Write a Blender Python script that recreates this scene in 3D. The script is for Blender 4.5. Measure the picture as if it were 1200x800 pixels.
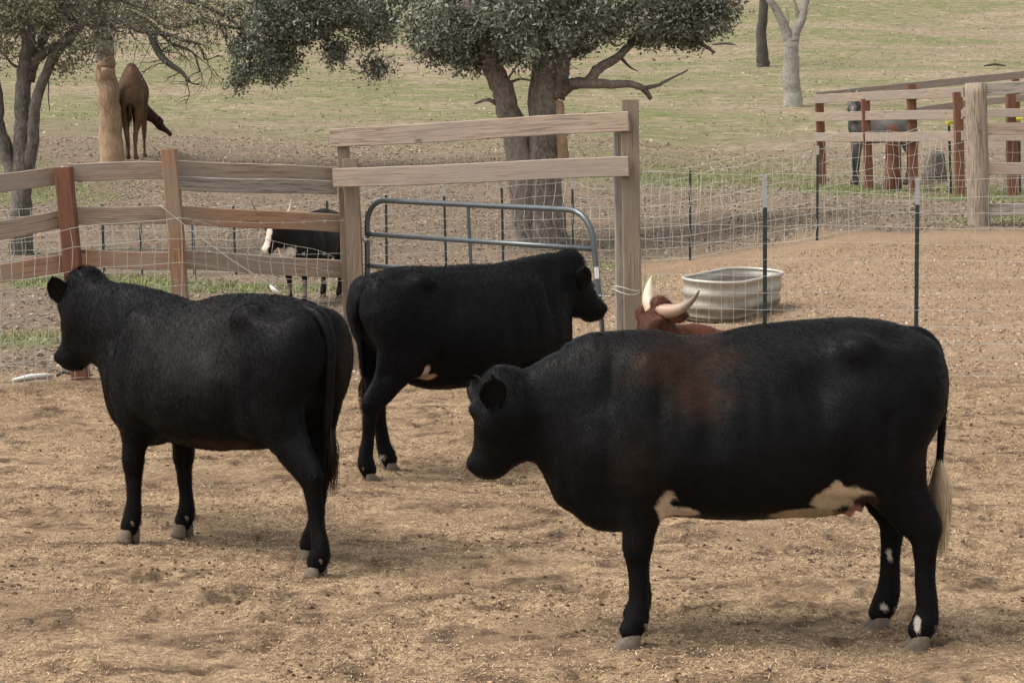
import bpy, math, random
import numpy as np
from mathutils import Vector, Matrix
for _o in list(bpy.data.objects): bpy.data.objects.remove(_o)
SC = bpy.context.scene
C = SC.collection
R = math.radians
PI = math.pi
# ------------------------------------------------------------------ camera, world, sun, exposure
H = 2.3; F = 2400.0; TILT = math.atan(281.0 / F)
cam = bpy.data.cameras.new('camera'); camo = bpy.data.objects.new('camera', cam); C.objects.link(camo)
cam.sensor_width = 36; cam.lens = 36 * F / 1200; cam.clip_end = 3000; cam.clip_start = .1
camo.location = (0, 0, H); camo.rotation_euler = (PI / 2 - TILT, 0, 0)
SC.camera = camo
SUN_EL, SUN_AZ = R(58), R(-105)          # azimuth from +Y, negative = to the left
W = bpy.data.worlds.new('World'); SC.world = W; W.use_nodes = True
nt = W.node_tree; bg = nt.nodes['Background']
sky = nt.nodes.new('ShaderNodeTexSky'); sky.sky_type = 'NISHITA'; sky.sun_disc = False
sky.sun_elevation = SUN_EL; sky.sun_rotation = SUN_AZ; sky.dust_density = 3; sky.air_density = 1.2
hs = nt.nodes.new('ShaderNodeHueSaturation'); hs.inputs['Saturation'].default_value = .22   # cloud cover greys the sky
nt.links.new(sky.outputs[0], hs.inputs['Color'])
wm = nt.nodes.new('ShaderNodeMix'); wm.data_type = 'RGBA'; wm.blend_type = 'MULTIPLY'; wm.inputs[0].default_value = 1
wm.inputs[7].default_value = (1.0, .97, .92, 1)
nt.links.new(hs.outputs[0], wm.inputs[6]); nt.links.new(wm.outputs[2], bg.inputs['Color'])
bg.inputs['Strength'].default_value = .13
sl = bpy.data.lights.new('sun', 'SUN'); sl.energy = 1.5; sl.angle = R(24); sl.color = (1, .95, .88)
so = bpy.data.objects.new('sun', sl); C.objects.link(so)
sd = Vector((math.sin(SUN_AZ) * math.cos(SUN_EL), math.cos(SUN_AZ) * math.cos(SUN_EL), math.sin(SUN_EL)))
so.rotation_euler = sd.to_track_quat('Z', 'Y').to_euler(); so.location = (0, 0, 30)
vs = SC.view_settings
SC.display_settings.display_device = 'sRGB'
vs.view_transform = 'Standard'; vs.look = 'None'; vs.exposure = .95; vs.gamma = 1; vs.use_curve_mapping = False
SC.cycles.max_bounces = 5; SC.cycles.diffuse_bounces = 3; SC.cycles.transparent_max_bounces = 4

rng = np.random.default_rng(7); random.seed(7)

# ------------------------------------------------------------------ noise
def _hash(ix, iy, iz, seed):
    h = (ix.astype(np.int64) * 374761393 + iy.astype(np.int64) * 668265263 + iz.astype(np.int64) * 2147483647 + seed * 1274126177) & 0xffffffff
    h = ((h ^ (h >> 13)) * 1274126177) & 0xffffffff
    h = (h ^ (h >> 16)) & 0xffffff
    return h / float(0xffffff)
def vnoise(P, freq=1.0, seed=0):
    P = np.asarray(P, dtype=np.float64) * freq
    if P.shape[-1] == 2: P = np.concatenate([P, np.zeros(P.shape[:-1] + (1,))], -1)
    i = np.floor(P); f = P - i; f = f * f * (3 - 2 * f); i = i.astype(np.int64)
    r = 0
    for dx in (0, 1):
        for dy in (0, 1):
            for dz in (0, 1):
                w = (f[..., 0] if dx else 1 - f[..., 0]) * (f[..., 1] if dy else 1 - f[..., 1]) * (f[..., 2] if dz else 1 - f[..., 2])
                r = r + w * _hash(i[..., 0] + dx, i[..., 1] + dy, i[..., 2] + dz, seed)
    return r * 2 - 1
def fbm(P, freq, oct=3, seed=0):
    s = 0; a = 1; t = 0
    for o in range(oct):
        s = s + a * vnoise(P, freq * 2 ** o, seed + o * 17); t += a; a *= .5
    return s / t
def sstep(a, b, x):
    t = np.clip((x - a) / (b - a), 0, 1); return t * t * (3 - 2 * t)

# ------------------------------------------------------------------ terrain height
_yy = np.linspace(-30, 700, 7301)
def _tab(xs, zs):
    t = np.interp(_yy, xs, zs); k = np.ones(41) / 41
    tp = np.pad(t, 20, mode='edge')
    return np.convolve(tp, k, 'valid')
_TB = _tab([-30, 27, 30, 34, 44, 60, 90, 150, 260, 420, 700], [0, 0, .06, .22, 1.05, 2.15, 4.9, 14, 36, 62, 62])
_TR = _tab([-30, 19.5, 23, 28.6, 43, 50, 60, 90, 150, 260, 420, 700], [0, 0, .12, .58, .62, 1.15, 2.15, 4.9, 14, 36, 62, 62])
def E(x, y):
    x = np.asarray(x, float); y = np.asarray(y, float)
    a = np.interp(y, _yy, _TB); b = np.interp(y, _yy, _TR)
    m = sstep(1.2, 5.2, x)
    far = sstep(48, 80, y)
    P = np.stack([x, y], -1)
    return a * (1 - m) + b * m + far * .35 * fbm(P, .07, 2, 5) + sstep(28, 36, y) * .05 * fbm(P, .5, 2, 9)

ct, st = math.cos(TILT), math.sin(TILT)
def ray(px, py):
    a = (px - 600) / F; b = (400 - py) / F
    return Vector((a, ct + b * st, -st + b * ct))
def at(px, py, Y):
    d = ray(px, py); t = Y / d.y
    return Vector((d.x * t, Y, H + d.z * t))
def gnd(px, py):
    d = ray(px, py); t = 4.0
    while t < 500:
        p = Vector((d.x * t, d.y * t, H + d.z * t))
        if p.z <= float(E(p.x, p.y)): break
        t += .02 if t < 60 else .1
    p.z = float(E(p.x, p.y)); return p
def onG(x, y): return Vector((x, y, float(E(x, y))))

# ------------------------------------------------------------------ materials
def newmat(name):
    m = bpy.data.materials.new(name); m.use_nodes = True
    n = m.node_tree; b = n.nodes['Principled BSDF']; return m, n, b
def nd(n, t, **kw):
    x = n.nodes.new(t)
    for k, v in kw.items(): setattr(x, k, v)
    return x
def mixc(n, fac, c1, c2, blend='MIX'):
    x = nd(n, 'ShaderNodeMix', data_type='RGBA', blend_type=blend)
    for i, v in ((0, fac), (6, c1), (7, c2)):
        if isinstance(v, (int, float)): x.inputs[i].default_value = v
        elif isinstance(v, tuple): x.inputs[i].default_value = (v[0], v[1], v[2], 1)
        else: n.links.new(v, x.inputs[i])
    return x.outputs[2]
def ramp(n, src, pts):
    r = nd(n, 'ShaderNodeValToRGB'); n.links.new(src, r.inputs[0])
    e = r.color_ramp.elements
    while len(e) < len(pts): e.new(.5)
    for k, (p, c) in enumerate(pts):
        e[k].position = p; e[k].color = (c, c, c, 1) if isinstance(c, (int, float)) else (c[0], c[1], c[2], 1)
    return r.outputs[0]
def noise(n, vec, scale, detail=4, rough=.55, dist=0, mapscale=None):
    if mapscale:
        mp = nd(n, 'ShaderNodeMapping'); mp.inputs['Scale'].default_value = mapscale
        n.links.new(vec, mp.inputs[0]); vec = mp.outputs[0]
    x = nd(n, 'ShaderNodeTexNoise'); x.inputs['Scale'].default_value = scale; x.inputs['Detail'].default_value = detail
    x.inputs['Roughness'].default_value = rough; x.inputs['Distortion'].default_value = dist
    if vec is not None: n.links.new(vec, x.inputs['Vector'])
    return x.outputs['Fac']
def bump(n, b, h, strength, dist=.01):
    x = nd(n, 'ShaderNodeBump'); x.inputs['Strength'].default_value = strength; x.inputs['Distance'].default_value = dist
    n.links.new(h, x.inputs['Height']); n.links.new(x.outputs[0], b.inputs['Normal'])
def attr(n, name, out='Vector'):
    return nd(n, 'ShaderNodeAttribute', attribute_name=name).outputs[out]
def objc(n): return nd(n, 'ShaderNodeTexCoord').outputs['Object']

def wood(name, base, dark, stain=None, rough=.85):
    m, n, b = newmat(name); v = attr(n, 'gc')
    g = noise(n, v, 9, 6, .65, 1.2, (.28, 6, 6))
    g2 = noise(n, v, 60, 3, .6, 0, (.05, 3, 3))
    big = noise(n, v, 1.3, 3, .5, 0)
    c = mixc(n, ramp(n, g, [(.38, 0), (.54, 1)]), dark, base)
    c = mixc(n, ramp(n, g2, [(.45, 0), (.7, .6)]), c, tuple(min(1, x * 1.35) for x in base))
    if stain: c = mixc(n, ramp(n, big, [(.42, 0), (.62, .8)]), c, stain)
    # knots
    vo = nd(n, 'ShaderNodeTexVoronoi'); vo.inputs['Scale'].default_value = 1.6
    mp = nd(n, 'ShaderNodeMapping'); mp.inputs['Scale'].default_value = (1, 2.2, 2.2)
    n.links.new(v, mp.inputs[0]); n.links.new(mp.outputs[0], vo.inputs['Vector'])
    c = mixc(n, ramp(n, vo.outputs['Distance'], [(.035, .8), (.09, 0)]), c, tuple(x * .35 for x in dark))
    n.links.new(c, b.inputs['Base Color']); b.inputs['Roughness'].default_value = rough
    bump(n, b, g, .5, .006)
    return m
WOOD_PALE = wood('weathered_pine', (.345, .265, .205), (.15, .105, .078), (.28, .235, .20))
WOOD_WARM = wood('reddish_pine', (.36, .225, .145), (.19, .085, .045), (.33, .25, .185))
WOOD_GREY = wood('grey_wood', (.30, .27, .235), (.12, .10, .085))
WOOD_OLD = wood('old_timber', (.33, .265, .205), (.055, .042, .033))
WOOD_RED = wood('red_stained_post', (.17, .070, .040), (.085, .036, .022))
WOOD_POST = wood('post_wood', (.26, .20, .145), (.10, .072, .05), (.20, .16, .125))
WOOD_HALF = wood('half_stained_post', (.29, .16, .09), (.14, .075, .042), (.24, .19, .145))

def plain(name, col, rough=.6, metal=0, var=.25, scale=30, bumpy=0):
    m, n, b = newmat(name)
    f = noise(n, objc(n), scale, 4, .6)
    n.links.new(mixc(n, f, tuple(c * (1 - var) for c in col), tuple(min(1, c * (1 + var)) for c in col)), b.inputs['Base Color'])
    b.inputs['Roughness'].default_value = rough; b.inputs['Metallic'].default_value = metal
    if bumpy: bump(n, b, f, bumpy, .004)
    return m
GALV = plain('galvanised_wire', (.52, .51, .47), .55, .2)
GREENPOST = plain('green_post_paint', (.020, .032, .030), .55)
SILVER = plain('bare_steel_tip', (.42, .43, .44), .45, .5)
TUBE = plain('grey_tube_paint', (.105, .118, .13), .35, .55, .3, 12)
BRIGHT = plain('bright_zinc', (.55, .55, .55), .35, .8)
HOOF = plain('hoof_horn', (.125, .098, .074), .85, 0, .6, 45, .6)
EYE = plain('eye', (.006, .005, .005), .08, 0, 0)
YELLOW = plain('yellow_plastic', (.75, .66, .05), .5)
WHITEP = plain('white_plastic', (.68, .68, .66), .5)

def coatmat(name, rough=.5, spec=.45, b_amt=.35):
    m, n, b = newmat(name)
    o = objc(n)
    f = noise(n, o, 14, 4, .6)
    c = mixc(n, f, (.62, .62, .62), (1.5, 1.45, 1.42))
    c = mixc(n, 1.0, attr(n, 'Col', 'Color'), c, 'MULTIPLY')
    n.links.new(c, b.inputs['Base Color']); b.inputs['Roughness'].default_value = rough
    b.inputs['Specular IOR Level'].default_value = spec
    h = noise(n, o, 120, 3, .6, 0, (.35, 1, .45))
    if b_amt: bump(n, b, h, b_amt, .004)
    return m
COAT = coatmat('cattle_coat', .5, .10)
COATH = coatmat('cattle_hair', .48, .085, 0)
def hornmat():
    m, n, b = newmat('horn'); n.links.new(attr(n, 'Col', 'Color'), b.inputs['Base Color'])
    b.inputs['Roughness'].default_value = .4; return m
HORN = hornmat()

def barkmat(name, base, dark, sc=1.0):
    m, n, b = newmat(name); v = attr(n, 'gc')
    vo = nd(n, 'ShaderNodeTexVoronoi', feature='DISTANCE_TO_EDGE'); vo.inputs['Scale'].default_value = 34 * sc
    mp = nd(n, 'ShaderNodeMapping'); mp.inputs['Scale'].default_value = (.32, 1, 1)
    n.links.new(v, mp.inputs[0]); n.links.new(mp.outputs[0], vo.inputs['Vector'])
    g = noise(n, v, 22 * sc, 5, .7, .5, (.5, 1, 1)); big = noise(n, v, 1.1, 3)
    c = mixc(n, ramp(n, g, [(.35, 0), (.65, 1)]), dark, base)
    c = mixc(n, ramp(n, vo.outputs[0], [(0, .6), (.14, 0)]), c, tuple(x * .6 for x in dark))
    c = mixc(n, ramp(n, big, [(.45, 0), (.62, .35)]), c, tuple(min(1, x * 1.3) for x in base))
    n.links.new(c, b.inputs['Base Color']); b.inputs['Roughness'].default_value = .9
    bump(n, b, g, .8, .02); return m
BARK = barkmat('oak_bark', (.26, .22, .185), (.055, .045, .038))
BARKM = barkmat('grey_bark', (.19, .165, .14), (.04, .034, .03))
BARKD = barkmat('dark_bark', (.10, .088, .075), (.035, .03, .026))
BARKP = barkmat('pale_bark', (.36, .335, .30), (.18, .16, .14))
STRIP = barkmat('stripped_wood', (.38, .265, .17), (.24, .155, .095), .35)
def leafmat(name, spec=.3):
    m, n, b = newmat(name)
    n.links.new(attr(n, 'Col', 'Color'), b.inputs['Base Color']); b.inputs['Roughness'].default_value = .55
    b.inputs['Specular IOR Level'].default_value = spec; return m
LEAF = leafmat('oak_leaf'); LITTER = leafmat('litter', .1)

# ------------------------------------------------------------------ mesh plumbing
WP = {}   # things whose parts are given in world coordinates
def link(name, me, mat, parent=None):
    o = bpy.data.objects.new(name, me); C.objects.link(o)
    if mat:
        for mm in (mat if isinstance(mat, (list, tuple)) else [mat]): me.materials.append(mm)
    if parent:
        o.parent = parent
        if parent.name in WP:
            me.transform(Matrix.Translation(-WP[parent.name])); WP[o.name] = WP[parent.name]
    return o
def npmesh(name, V, Fc, mat, parent=None, smooth=False, col=None, gc=None, sharpmats=None):
    V = np.asarray(V, np.float32); Fc = np.asarray(Fc, np.int32); k = Fc.shape[1]; nf = len(Fc)
    me = bpy.data.meshes.new(name)
    me.vertices.add(len(V)); me.vertices.foreach_set('co', V.ravel())
    me.loops.add(nf * k); me.loops.foreach_set('vertex_index', Fc.ravel())
    me.polygons.add(nf); me.polygons.foreach_set('loop_start', np.arange(0, nf * k, k, dtype=np.int32))
    if smooth: me.polygons.foreach_set('use_smooth', np.ones(nf, bool))
    me.update(calc_edges=True)
    if col is not None:
        a = me.attributes.new('Col', 'FLOAT_COLOR', 'POINT'); c4 = np.ones((len(V), 4), np.float32); c4[:, :3] = col
        a.data.foreach_set('color', c4.ravel())
    if gc is not None:
        a = me.attributes.new('gc', 'FLOAT_VECTOR', 'POINT'); a.data.foreach_set('vector', np.asarray(gc, np.float32).ravel())
    return link(name, me, mat, parent)

class MB:
    """collects boards and tubes into one mesh with grain coordinates"""
    def __init__(s): s.v = []; s.f = []; s.g = []; s.m = []; s.sm = []
    def ring_tube(s, rings, gcs, closed_caps=True, mi=0, smooth=True):
        b = len(s.v); n = len(rings[0])
        for r in rings: s.v += [tuple(p) for p in r]
        for g in gcs: s.g += [tuple(p) for p in g]
        for i in range(len(rings) - 1):
            for j in range(n):
                a = b + i * n + j; c = b + i * n + (j + 1) % n
                s.f.append((a, c, c + n, a + n)); s.m.append(mi); s.sm.append(smooth)
        if closed_caps:
            s.f.append(tuple(b + j for j in reversed(range(n)))); s.m.append(mi); s.sm.append(False)
            e = b + (len(rings) - 1) * n
            s.f.append(tuple(e + j for j in range(n))); s.m.append(mi); s.sm.append(False)
    def board(s, p0, p1, w, t, face=Vector((0, -1, 0)), seg=10, wob=.004, bow=.0, mi=0, bev=.006):
        """board from p0 to p1; w = width in the plane facing `face`, t = thickness along face"""
        p0 = Vector(p0); p1 = Vector(p1); d = (p1 - p0); L = d.length; d.normalize()
        nrm = (face - d * face.dot(d)).normalized(); up = nrm.cross(d).normalized()
        off = Vector((random.random() * 50, random.random() * 50, random.random() * 50))
        rings = []; gcs = []
        ph = random.random() * 9
        for i in range(seg + 1):
            u = i / seg; c = p0 + d * (L * u) + up * (bow * math.sin(u * PI) + wob * math.sin(u * 7 + ph)) + nrm * wob * math.sin(u * 5 + ph * 2)
            hw = w / 2 + random.uniform(-wob, wob) * .5; ht = t / 2
            pts = []; gg = []
            for (a, b_) in ((-1, -1), (1, -1), (1, 1), (-1, 1)):
                for q in ((0, 1) if (a * b_ > 0) else (1, 0)):
                    aa = a * (hw - (bev if q else 0)); bb = b_ * (ht - (0 if q else bev))
                    pts.append(c + up * aa + nrm * bb); gg.append((off.x + L * u, off.y + aa, off.z + bb))
            rings.append(pts); gcs.append(gg)
        s.ring_tube(rings, gcs, True, mi, False)
    def tube(s, pts, rad, n=10, mi=0, rough=0., smooth=True, caps=True, seed=0):
        pts = [Vector(p) for p in pts]; N = len(pts)
        if not hasattr(rad, '__len__'): rad = [rad] * N
        ref = None; rings = []; gcs = []; L = 0; off = random.random() * 40
        for i, p in enumerate(pts):
            t = (pts[min(i + 1, N - 1)] - pts[max(i - 1, 0)]).normalized()
            if ref is None:
                ref = Vector((0, 0, 1)) if abs(t.z) < .9 else Vector((1, 0, 0))
            u = (ref - t * ref.dot(t)).normalized(); w = t.cross(u); ref = u
            if i: L += (p - pts[i - 1]).length
            ring = []; gg = []
            for j in range(n):
                a = 2 * PI * j / n; r = rad[i]
                if rough: r *= 1 + rough * (math.sin(a * 3 + seed + L * 1.3) * .45 + random.uniform(-.28, .28) + .5 * math.sin(a * 2 + L * .9 + seed * 2))
                q = (u * math.cos(a) + w * math.sin(a)) * r
                ring.append(p + q); gg.append((off + L, q.dot(Vector((1, .3, 0))) + off, q.dot(Vector((-.3, 1, 0)))))
            rings.append(ring); gcs.append(gg)
        s.ring_tube(rings, gcs, caps, mi, smooth)
    def build(s, name, mat, parent=None):
        me = bpy.data.meshes.new(name); me.from_pydata(s.v, [], s.f)
        me.polygons.foreach_set('material_index', s.m); me.polygons.foreach_set('use_smooth', s.sm)
        a = me.attributes.new('gc', 'FLOAT_VECTOR', 'POINT'); a.data.foreach_set('vector', np.array(s.g, np.float32).ravel())
        me.update(); return link(name, me, mat, parent)

def tag(o, label=None, cat=None, group=None, kind=None):
    if label: o['label'] = label
    if cat: o['category'] = cat
    if group: o['group'] = group
    if kind: o['kind'] = kind
    return o
def thing(name, label, cat, loc=(0, 0, 0), rz=0, group=None, w=False):
    o = bpy.data.objects.new(name, None); C.objects.link(o); o.location = loc; o.rotation_euler = (0, 0, rz)
    o.empty_display_size = .2
    if w: WP[o.name] = Vector(loc)
    return tag(o, label, cat, group)

def catmull(pts, n):
    P = np.array(pts, float); P = np.vstack([2 * P[0] - P[1], P, 2 * P[-1] - P[-2]])
    out = []
    for i in range(1, len(P) - 2):
        for j in range(n):
            t = j / n; a, b, c, d = P[i - 1:i + 3]
            out.append(.5 * ((2 * b) + (c - a) * t + (2 * a - 5 * b + 4 * c - d) * t * t + (3 * b - a - 3 * c + d) * t ** 3))
    out.append(P[-2]); return np.array(out)

# ------------------------------------------------------------------ SDF bodies
class Field:
    def __init__(s, lo, hi, h):
        s.lo = np.array(lo, np.float32); s.h = h
        s.n = np.ceil((np.array(hi) - s.lo) / h).astype(int) + 1
        s.ax = [s.lo[i] + h * np.arange(s.n[i], dtype=np.float32) for i in range(3)]
        s.f = np.full(s.n, .5, np.float32)
    def box(s, lo, hi):
        a = np.maximum(np.floor((np.array(lo) - s.lo) / s.h).astype(int), 0)
        b = np.minimum(np.ceil((np.array(hi) - s.lo) / s.h).astype(int) + 1, s.n)
        sl_ = tuple(slice(a[i], max(b[i], a[i])) for i in range(3))
        return sl_, s.ax[0][sl_[0]][:, None, None], s.ax[1][sl_[1]][None, :, None], s.ax[2][sl_[2]][None, None, :]
    def merge(s, sl_, d, k):
        a = s.f[sl_]; hh = np.clip(.5 + .5 * (a - d) / k, 0, 1)
        s.f[sl_] = a * (1 - hh) + d * hh - k * hh * (1 - hh)
    def ell(s, c, r, k=.04):
        m = .12 + k; c = np.array(c); r = np.array(r)
        sl_, X, Y, Z = s.box(c - r - m, c + r + m)
        d = (np.sqrt(((X - c[0]) / r[0]) ** 2 + ((Y - c[1]) / r[1]) ** 2 + ((Z - c[2]) / r[2]) ** 2) - 1) * r.min()
        s.merge(sl_, d.astype(np.float32), k)
    def chain(s, pts, side=(0, 1, 0), k=.05, egg=0., n=3):
        D = catmull(pts, n); side = np.array(side, float); m = .10 + k
        mx = D[:, 3:5].max() + m + s.h * 2; lo = D[:, :3].min(0) - mx; hi = D[:, :3].max(0) + mx
        SL, _, _, _ = s.box(lo, hi)
        tmp = np.full(s.f[SL].shape, .5, np.float32); o = [q.start for q in SL]
        for i in range(len(D) - 1):
            p, q = D[i], D[i + 1]; t = q[:3] - p[:3]; L = np.linalg.norm(t)
            if L < 1e-6: continue
            t = t / L; u = side - t * side.dot(t); u /= np.linalg.norm(u); v = np.cross(t, u)
            mr = max(p[3], p[4], q[3], q[4]) + m
            sl_, X, Y, Z = s.box(np.minimum(p[:3], q[:3]) - mr, np.maximum(p[:3], q[:3]) + mr)
            X = X - p[0]; Y = Y - p[1]; Z = Z - p[2]
            w = X * t[0] + Y * t[1] + Z * t[2]; tt = np.clip(w / L, 0, 1)
            uu = X * u[0] + Y * u[1] + Z * u[2]; vv = X * v[0] + Y * v[1] + Z * v[2]
            ov = w - tt * L; a = p[3] + (q[3] - p[3]) * tt; b = p[4] + (q[4] - p[4]) * tt
            mn = np.minimum(a, b)
            if egg: a = a * (1 - egg * np.clip(vv / b, -1, 1))
            d = (np.sqrt((uu / a) ** 2 + (vv / b) ** 2 + (ov / mn) ** 2) - 1) * mn
            ls = tuple(slice(sl_[j].start - o[j], sl_[j].stop - o[j]) for j in range(3))
            tmp[ls] = np.minimum(tmp[ls], d)
        s.merge(SL, tmp, k)
    def mesh(s, smooth=2):
        f = s.f; ins = f < 0
        c = np.zeros(tuple(s.n - 1), np.int8)
        for dx in (0, 1):
            for dy in (0, 1):
                for dz in (0, 1):
                    c += ins[dx:s.n[0] - 1 + dx, dy:s.n[1] - 1 + dy, dz:s.n[2] - 1 + dz]
        act = (c > 0) & (c < 8); idx = np.argwhere(act); vid = np.full(act.shape, -1, np.int64); vid[act] = np.arange(len(idx))
        acc = np.zeros((len(idx), 3)); cnt = np.zeros(len(idx))
        cor = [(a, b, d) for a in (0, 1) for b in (0, 1) for d in (0, 1)]
        val = {q: f[idx[:, 0] + q[0], idx[:, 1] + q[1], idx[:, 2] + q[2]] for q in cor}
        for q in cor:
            for ax in range(3):
                if q[ax]: continue
                r = list(q); r[ax] = 1; r = tuple(r); a, b = val[q], val[r]; mk = (a < 0) != (b < 0)
                t = np.where(mk, a / np.where(mk, a - b, 1), 0); p = np.tile(np.array(q, float), (len(idx), 1)); p[:, ax] += t
                acc[mk] += p[mk]; cnt[mk] += 1
        V = s.lo + s.h * (idx + acc / cnt[:, None])
        quads = []
        for ax in range(3):
            a = np.take(ins, range(0, s.n[ax] - 1), ax); b = np.take(ins, range(1, s.n[ax]), ax)
            e = np.argwhere(a != b); o1, o2 = [(1, 2), (2, 0), (0, 1)][ax]
            e = e[(e[:, o1] > 0) & (e[:, o2] > 0) & (e[:, o1] < s.n[o1] - 1) & (e[:, o2] < s.n[o2] - 1)]
            sgn = a[tuple(e.T)]
            def g(d1, d2):
                x = e.copy(); x[:, o1] -= d1; x[:, o2] -= d2; return vid[tuple(x.T)]
            Q = np.stack([g(1, 1), g(0, 1), g(0, 0), g(1, 0)], 1)
            Q[~sgn] = Q[~sgn][:, ::-1]; quads.append(Q)
        Q = np.concatenate(quads); Q = Q[(Q >= 0).all(1)]
        for _ in range(smooth):
            A = np.zeros_like(V); n_ = np.zeros(len(V))
            for i in range(4):
                np.add.at(A, Q[:, i], V[Q[:, (i + 1) % 4]]); np.add.at(A, Q[:, i], V[Q[:, (i + 3) % 4]]); np.add.at(n_, Q[:, i], 2)
            V = V * .5 + .5 * A / np.maximum(n_, 1)[:, None]
        v0, v1, v2 = V[Q[:, 0]], V[Q[:, 1]], V[Q[:, 2]]; v3 = V[Q[:, 3]]
        vol = (v0 * np.cross(v1, v2)).sum() + (v0 * np.cross(v2, v3)).sum()
        if vol < 0: Q = Q[:, ::-1].copy()
        return V, Q
def facenorm(V, Q):
    n = np.cross(V[Q[:, 2]] - V[Q[:, 0]], V[Q[:, 3]] - V[Q[:, 1]]); a = np.linalg.norm(n, axis=1) + 1e-12
    return n / a[:, None], a / 2

def head_chain(H0, yaw, pitch, L, sc=1.0, roll=0., kind='cow'):
    cy, sy, cp, sp = math.cos(yaw), math.sin(yaw), math.cos(pitch), math.sin(pitch)
    d = np.array([cp * cy, cp * sy, sp]); lat = np.array([-sy, cy, 0.]); n = np.cross(d, lat)
    lat2 = lat * math.cos(roll) + n * math.sin(roll); n = np.cross(d, lat2); lat = lat2
    if kind == 'cow': prof = [(-.02, .15, .085, -.02), (.10, .215, .102, 0), (.28, .262, .117, .004), (.45, .245, .096, 0), (.62, .215, .076, -.006), (.80, .176, .068, -.008), (.90, .160, .074, .000), (.955, .125, .064, -.008)]
    else: prof = [(-.05, .13, .07, 0), (.12, .17, .085, 0), (.32, .18, .085, 0), (.55, .13, .062, 0), (.8, .11, .055, 0), (.95, .10, .05, 0), (1., .06, .04, 0)]
    pts = []
    for t, dep, w, of in prof:
        dep *= sc; w *= sc; c = np.array(H0) + d * t * L - n * (dep / 2 - of * sc)
        pts.append((*c, w, dep / 2))
    return pts, d, lat, n

def ear_mesh(base, axis, widthdir, L, w, sc=1.0):
    axis = np.array(axis) / np.linalg.norm(axis); wd = np.array(widthdir) - axis * np.dot(widthdir, axis); wd /= np.linalg.norm(wd)
    nn = np.cross(axis, wd); nu, nv = 14, 9; V = []
    for sgn in (0, 1):
        for i in range(nu):
            u = i / (nu - 1); ww = w * min(1, .42 + 1.5 * u) * (1 if u < .5 else max(.12, math.sqrt(max(0, 1 - ((u - .5) / .505) ** 2)))) 
            for j in range(nv):
                v = -1 + 2 * j / (nv - 1)
                V.append(np.array(base) + axis * (u * L) + wd * v * ww - nn * ((1 - v * v) * w * .38 + sgn * .012 * (1 - u * .5)) + axis * (-.06 * L * v * v))
    Fc = []
    for i in range(nu - 1):
        for j in range(nv - 1):
            a = i * nv + j; Fc.append((a, a + 1, a + nv + 1, a + nv)); b = a + nu * nv; Fc.append((b, b + nv, b + nv + 1, b + 1))
    o = nu * nv
    for i in range(nu - 1):
        a = i * nv; Fc.append((a, a + nv, a + nv + o, a + o)); a = i * nv + nv - 1; Fc.append((a + nv, a, a + o, a + nv + o))
    for j in range(nv - 1):
        a = (nu - 1) * nv + j; Fc.append((a, a + 1, a + 1 + o, a + o))
    return np.array(V), np.array(Fc)

def tubearr(pts, rad, n=10):
    b = MB(); b.tube(pts, rad, n); V = np.array(b.v); Fq = [f for f in b.f if len(f) == 4]; return V, np.array(Fq)

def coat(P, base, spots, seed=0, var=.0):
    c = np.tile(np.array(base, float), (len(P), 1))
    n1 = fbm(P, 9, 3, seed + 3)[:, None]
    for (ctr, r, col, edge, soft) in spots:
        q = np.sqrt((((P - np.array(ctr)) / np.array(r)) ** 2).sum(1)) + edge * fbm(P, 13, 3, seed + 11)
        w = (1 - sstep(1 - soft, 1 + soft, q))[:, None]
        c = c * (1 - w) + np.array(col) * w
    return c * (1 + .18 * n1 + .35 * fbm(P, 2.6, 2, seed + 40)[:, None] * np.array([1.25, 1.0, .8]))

def hair(name, V, Q, colf, count, parent, length=(.010, .024), wid=.0022, flow=(-.55, 0, -.8), seed=1, lift=.30, mat=None, zmin=.1, keep=None):
    g = np.random.default_rng(seed); N, A = facenorm(V, Q); A = A * (V[Q].mean(1)[:, 2] > zmin)
    fi = g.choice(len(Q), count, p=A / A.sum()); w = g.dirichlet((1, 1, 1, 1), count)
    P = (V[Q[fi]] * w[:, :, None]).sum(1); n = N[fi]
    fl = np.array(flow, float) + .0 * P
    fl = fl + .55 * np.stack([vnoise(P, 4, 3 + i) + .4 * vnoise(P, 13, 9 + i) for i in range(3)], 1)
    fl = fl - n * (fl * n).sum(1)[:, None]; fl /= np.linalg.norm(fl, axis=1)[:, None] + 1e-6
    fl = fl + g.normal(0, .22, (count, 3)); fl -= n * (fl * n).sum(1)[:, None]; fl /= np.linalg.norm(fl, axis=1)[:, None] + 1e-6
    d = fl + n * (lift * g.uniform(.3, 1.3, (count, 1))); d /= np.linalg.norm(d, axis=1)[:, None]
    s = np.cross(d, n + g.normal(0, .3, n.shape)); s /= np.linalg.norm(s, axis=1)[:, None] + 1e-6
    L = g.uniform(length[0], length[1], (count, 1)); base = P - n * .001
    if keep is not None: L = L * (1 + 1.5 * np.exp(-((P - np.array(keep)) ** 2).sum(1)[:, None] / .10 ** 2) * (P[:, 2:3] > keep[2] - .08))
    VV = np.empty((count, 3, 3)); VV[:, 0] = base - s * wid / 2; VV[:, 1] = base + s * wid / 2; VV[:, 2] = base + d * L
    cc = np.repeat(colf(P) * g.uniform(.88, 1.14, (count, 1)), 3, 0)
    return npmesh(name, VV.reshape(-1, 3), np.arange(count * 3).reshape(-1, 3), mat or COATH, parent, False, cc)

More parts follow.
